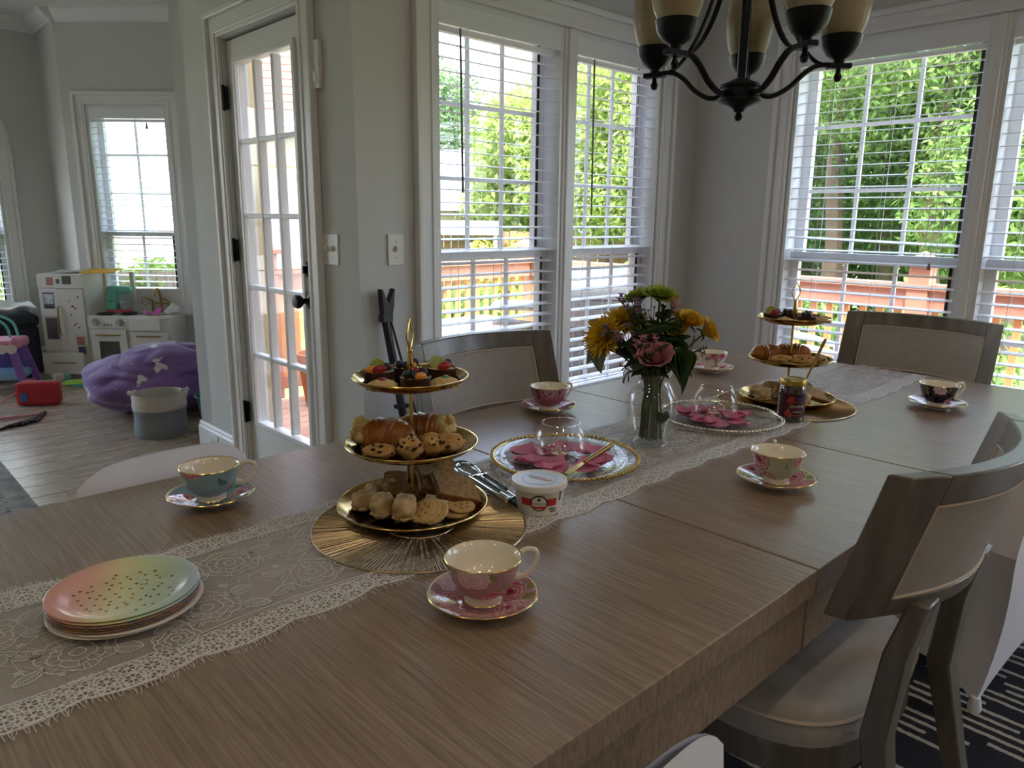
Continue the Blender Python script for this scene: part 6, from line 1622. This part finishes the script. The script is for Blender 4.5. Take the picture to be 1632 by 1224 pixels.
part('rim', MB().tube([(.12*math.cos(2*PI*k/24), .12*math.sin(2*PI*k/24), .192) for k in range(24)], .006, 6, closed=True), M('bucket_green', '1f7a5e', .4), gb)
ot = thing('ottoman', 'dark slate ottoman bench at the far play room wall', 'ottoman', (.98, 7.04, 0), 0)
SL = M('slate_fabric', '2f353b', .9, var=.1, vscale=30)
part('base', MB().box((0, 0, .22), (.62, .46, .38)), SL, ot, smooth=0, bevel=.02)
part('cushion', MB().box((0, 0, .455), (.64, .48, .09)), SL, ot, smooth=0, bevel=.03)
for x in (-.25, .25):
    for y in (-.18, .18): part('foot', MB().box((x, y, .015), (.05, .05, .03)), BLK, ot, smooth=0)
o = MB().grid(lambda u, v: (.56*(u-.5), .40*(v-.5), .028+.03*math.sin(6*u+1)*math.sin(5*v)+.012*math.sin(17*u+7*v)), 24, 16, thick=.012).build('white_blanket', M('blanket_white', 'cfcdc8', .9), None, smooth=70, loc=(1.0, 7.02, .535), rot=(0, 0, .1)); tag(o, 'rumpled white blanket on the dark ottoman', 'blanket')
# doll playset
dp = thing('doll_playset', 'pink and purple doll playset with teal handles', 'toy', (.93, 6.42, 0), -.5)
PUR = M('toy_purple', '8a5fb0', .45); PKT = M('toy_pinkish', 'd98aa4', .45); TL2 = M('toy_teal2', '6cc2b4', .45); SKY = M('toy_sky', '86b4d8', .45)
for x in (-.17, .17):
    for y in (-.12, .12): part('leg', MB().bar((x*1.25, y*1.2, 0), (x*.8, y*.8, .34), .05, .03, (0, 1, 0)), PUR, dp, smooth=0, bevel=.006)
part('canopy', MB().box((0, 0, .36), (.36, .28, .07)), PKT, dp, smooth=0, bevel=.02)
for k in range(6):
    part('scallop', MB().lathe([(0, 0), (.034, 0), (.034, .012), (0, .012)], 16).moved(Matrix.Translation((-.15+.06*k, -.142, .335)) @ Matrix.Rotation(PI/2, 4, 'X')), M('toy_white2', 'e6dede', .5), dp)
part('tray', MB().box((0, 0, .13), (.36, .24, .06)), SKY, dp, smooth=0, bevel=.02)
part('back_panel', MB().box((0, .11, .22), (.34, .02, .22)), M('toy_lilac', '6f5aa0', .5), dp, smooth=0)
for y in (-.06, .08): part('handle_arch', MB().tube(spline([(-.10, y, .39), (-.09, y, .50), (0, y, .55), (.10, y, .50), (.13, y, .39)]), .010, 8), TL2, dp)
for x in (-.17, .17): part('corner_ball', MB().ball((x, -.13, .395), .028, 12, 8), PKT, dp)
tc_ = thing('doll_chair', 'tiny pink doll chair on the floor', 'toy', (1.06, 6.13, 0), -.4)
part('seat', MB().box((0, 0, .045), (.06, .05, .012)), M('toy_hot', 'd1628a', .45), tc_, smooth=0)
part('backrest', wall_panel_at(-.03, .03, .045, .12, .02, .03, [(-.015, .015, .065, .10)]), M('toy_hot', 'd1628a', .45), tc_, smooth=0)
for x in (-.024, .024):
    for y in (-.02, .02): part('leg', MB().box((x, y, .02), (.009, .009, .04)), M('toy_hot', 'd1628a', .45), tc_, smooth=0)
# scattered sticks and papers
for i in range(11):
    a = -.75+.07*i+random.uniform(-.04, .04); L = random.uniform(.20, .30)
    c = Vector((.84+.014*i, 5.30+.012*i, .008+.004*(i % 3))); d = Vector((math.cos(a+1.25), math.sin(a+1.25), 0))
    o = MB().tube([-d*L*.5, d*L*.38, d*L*.40, d*L*.5], [.008, .008, .0055, .0055], 8).build('marker_pen', M(['marker_black', 'marker_slate', 'marker_plum'][i % 3], ['1b1c1f', '34383d', '43232f'][i % 3], .35), None, loc=c)
    tag(o, 'dark marker pen in the loose heap on the floor', 'pen', 'loose heap of marker pens')
o = MB().tube([(0, 0, 0), (.30, -.06, .0)], .009, 8).build('pink_wand', M('wand_pink', 'd38a9e', .4), None, loc=(.70, 5.52, .012)); tag(o, 'thin pink toy wand beside the marker pens', 'toy')
o = MB().tube([(0, 0, 0), (.14, .10, .055)], [.008, .005], 8).build('toy_wand', M('wand_pink', 'd38a9e', .4), None, loc=(.86, 6.0, .009)); tag(o, 'short pink toy wand under the doll playset', 'toy')
for i, (nm, lb, c, loc, rz, d) in enumerate([('green_paper', 'folded lime green paper on the floor before the toy kitchen', '9ccb4a', (1.47, 6.33, 0), -.6, (.30, .12)), ('orange_paper', 'folded orange paper against the toy oven', 'e07a2c', (1.74, 6.22, 0), -.75, (.26, .10)), ('teal_paper', 'teal paper under the lime green one', '3f9c8c', (1.44, 6.25, 0), -.5, (.22, .10))]):
    o = MB().grid(lambda u, v, d=d: (d[0]*(u-.5), d[1]*(v-.5), .003+.05*(1-abs(2*v-1))*(.4+.6*u)*(1 if i < 2 else .1)), 6, 6, thick=.002).build(nm, M('paper_'+nm, c, .6), None, loc=(loc[0], loc[1], .003+.0*i), rot=(0, 0, rz)); tag(o, lb, 'paper')
tw = thing('toy_block', 'small white and teal toy block beside the toy fridge', 'toy', (1.33, 6.55, 0), .3)
part('block', MB().box((0, 0, .03), (.07, .05, .06)), M('block_cream', 'd8cdb8', .5), tw, smooth=0, bevel=.008)
part('cap', MB().box((.06, 0, .02), (.05, .05, .04)), TL2, tw, smooth=0, bevel=.008)
wb = thing('plastic_pack', 'white and blue plastic pack on the floor behind the covered chair', 'pack', (1.13, 3.78, 0), -.4)
part('pack', MB().ball((0, 0, .05), 1.0, 24, 14, sc=(.16, .11, .05), disp=lump(4, .18, 3)), M('pack_white', 'dfe2e8', .35), wb, smooth=60)
part('blue_label', MB().ball((-.11, -.03, .058), .045, 12, 8, sc=(1, .9, .7)), M('pack_blue', '8fb6d4', .4), wb)
# flower pot and red tub on the deck outside the patio door
fp = thing('flower_pot', 'terracotta pot on the deck outside the patio door', 'pot', (2.72, 4.95, -.12), 0)
part('pot', MB().lathe([(0, 0), (.12, 0), (.17, .36), (.185, .36), (.185, .41), (.165, .41), (.16, .36), (0, .34)], 28), M('terracotta', 'b06a3e', .8), fp)
part('soil', MB().lathe([(0, .37), (.163, .36)], 24), M('soil', '3a2a1e', .9), fp)
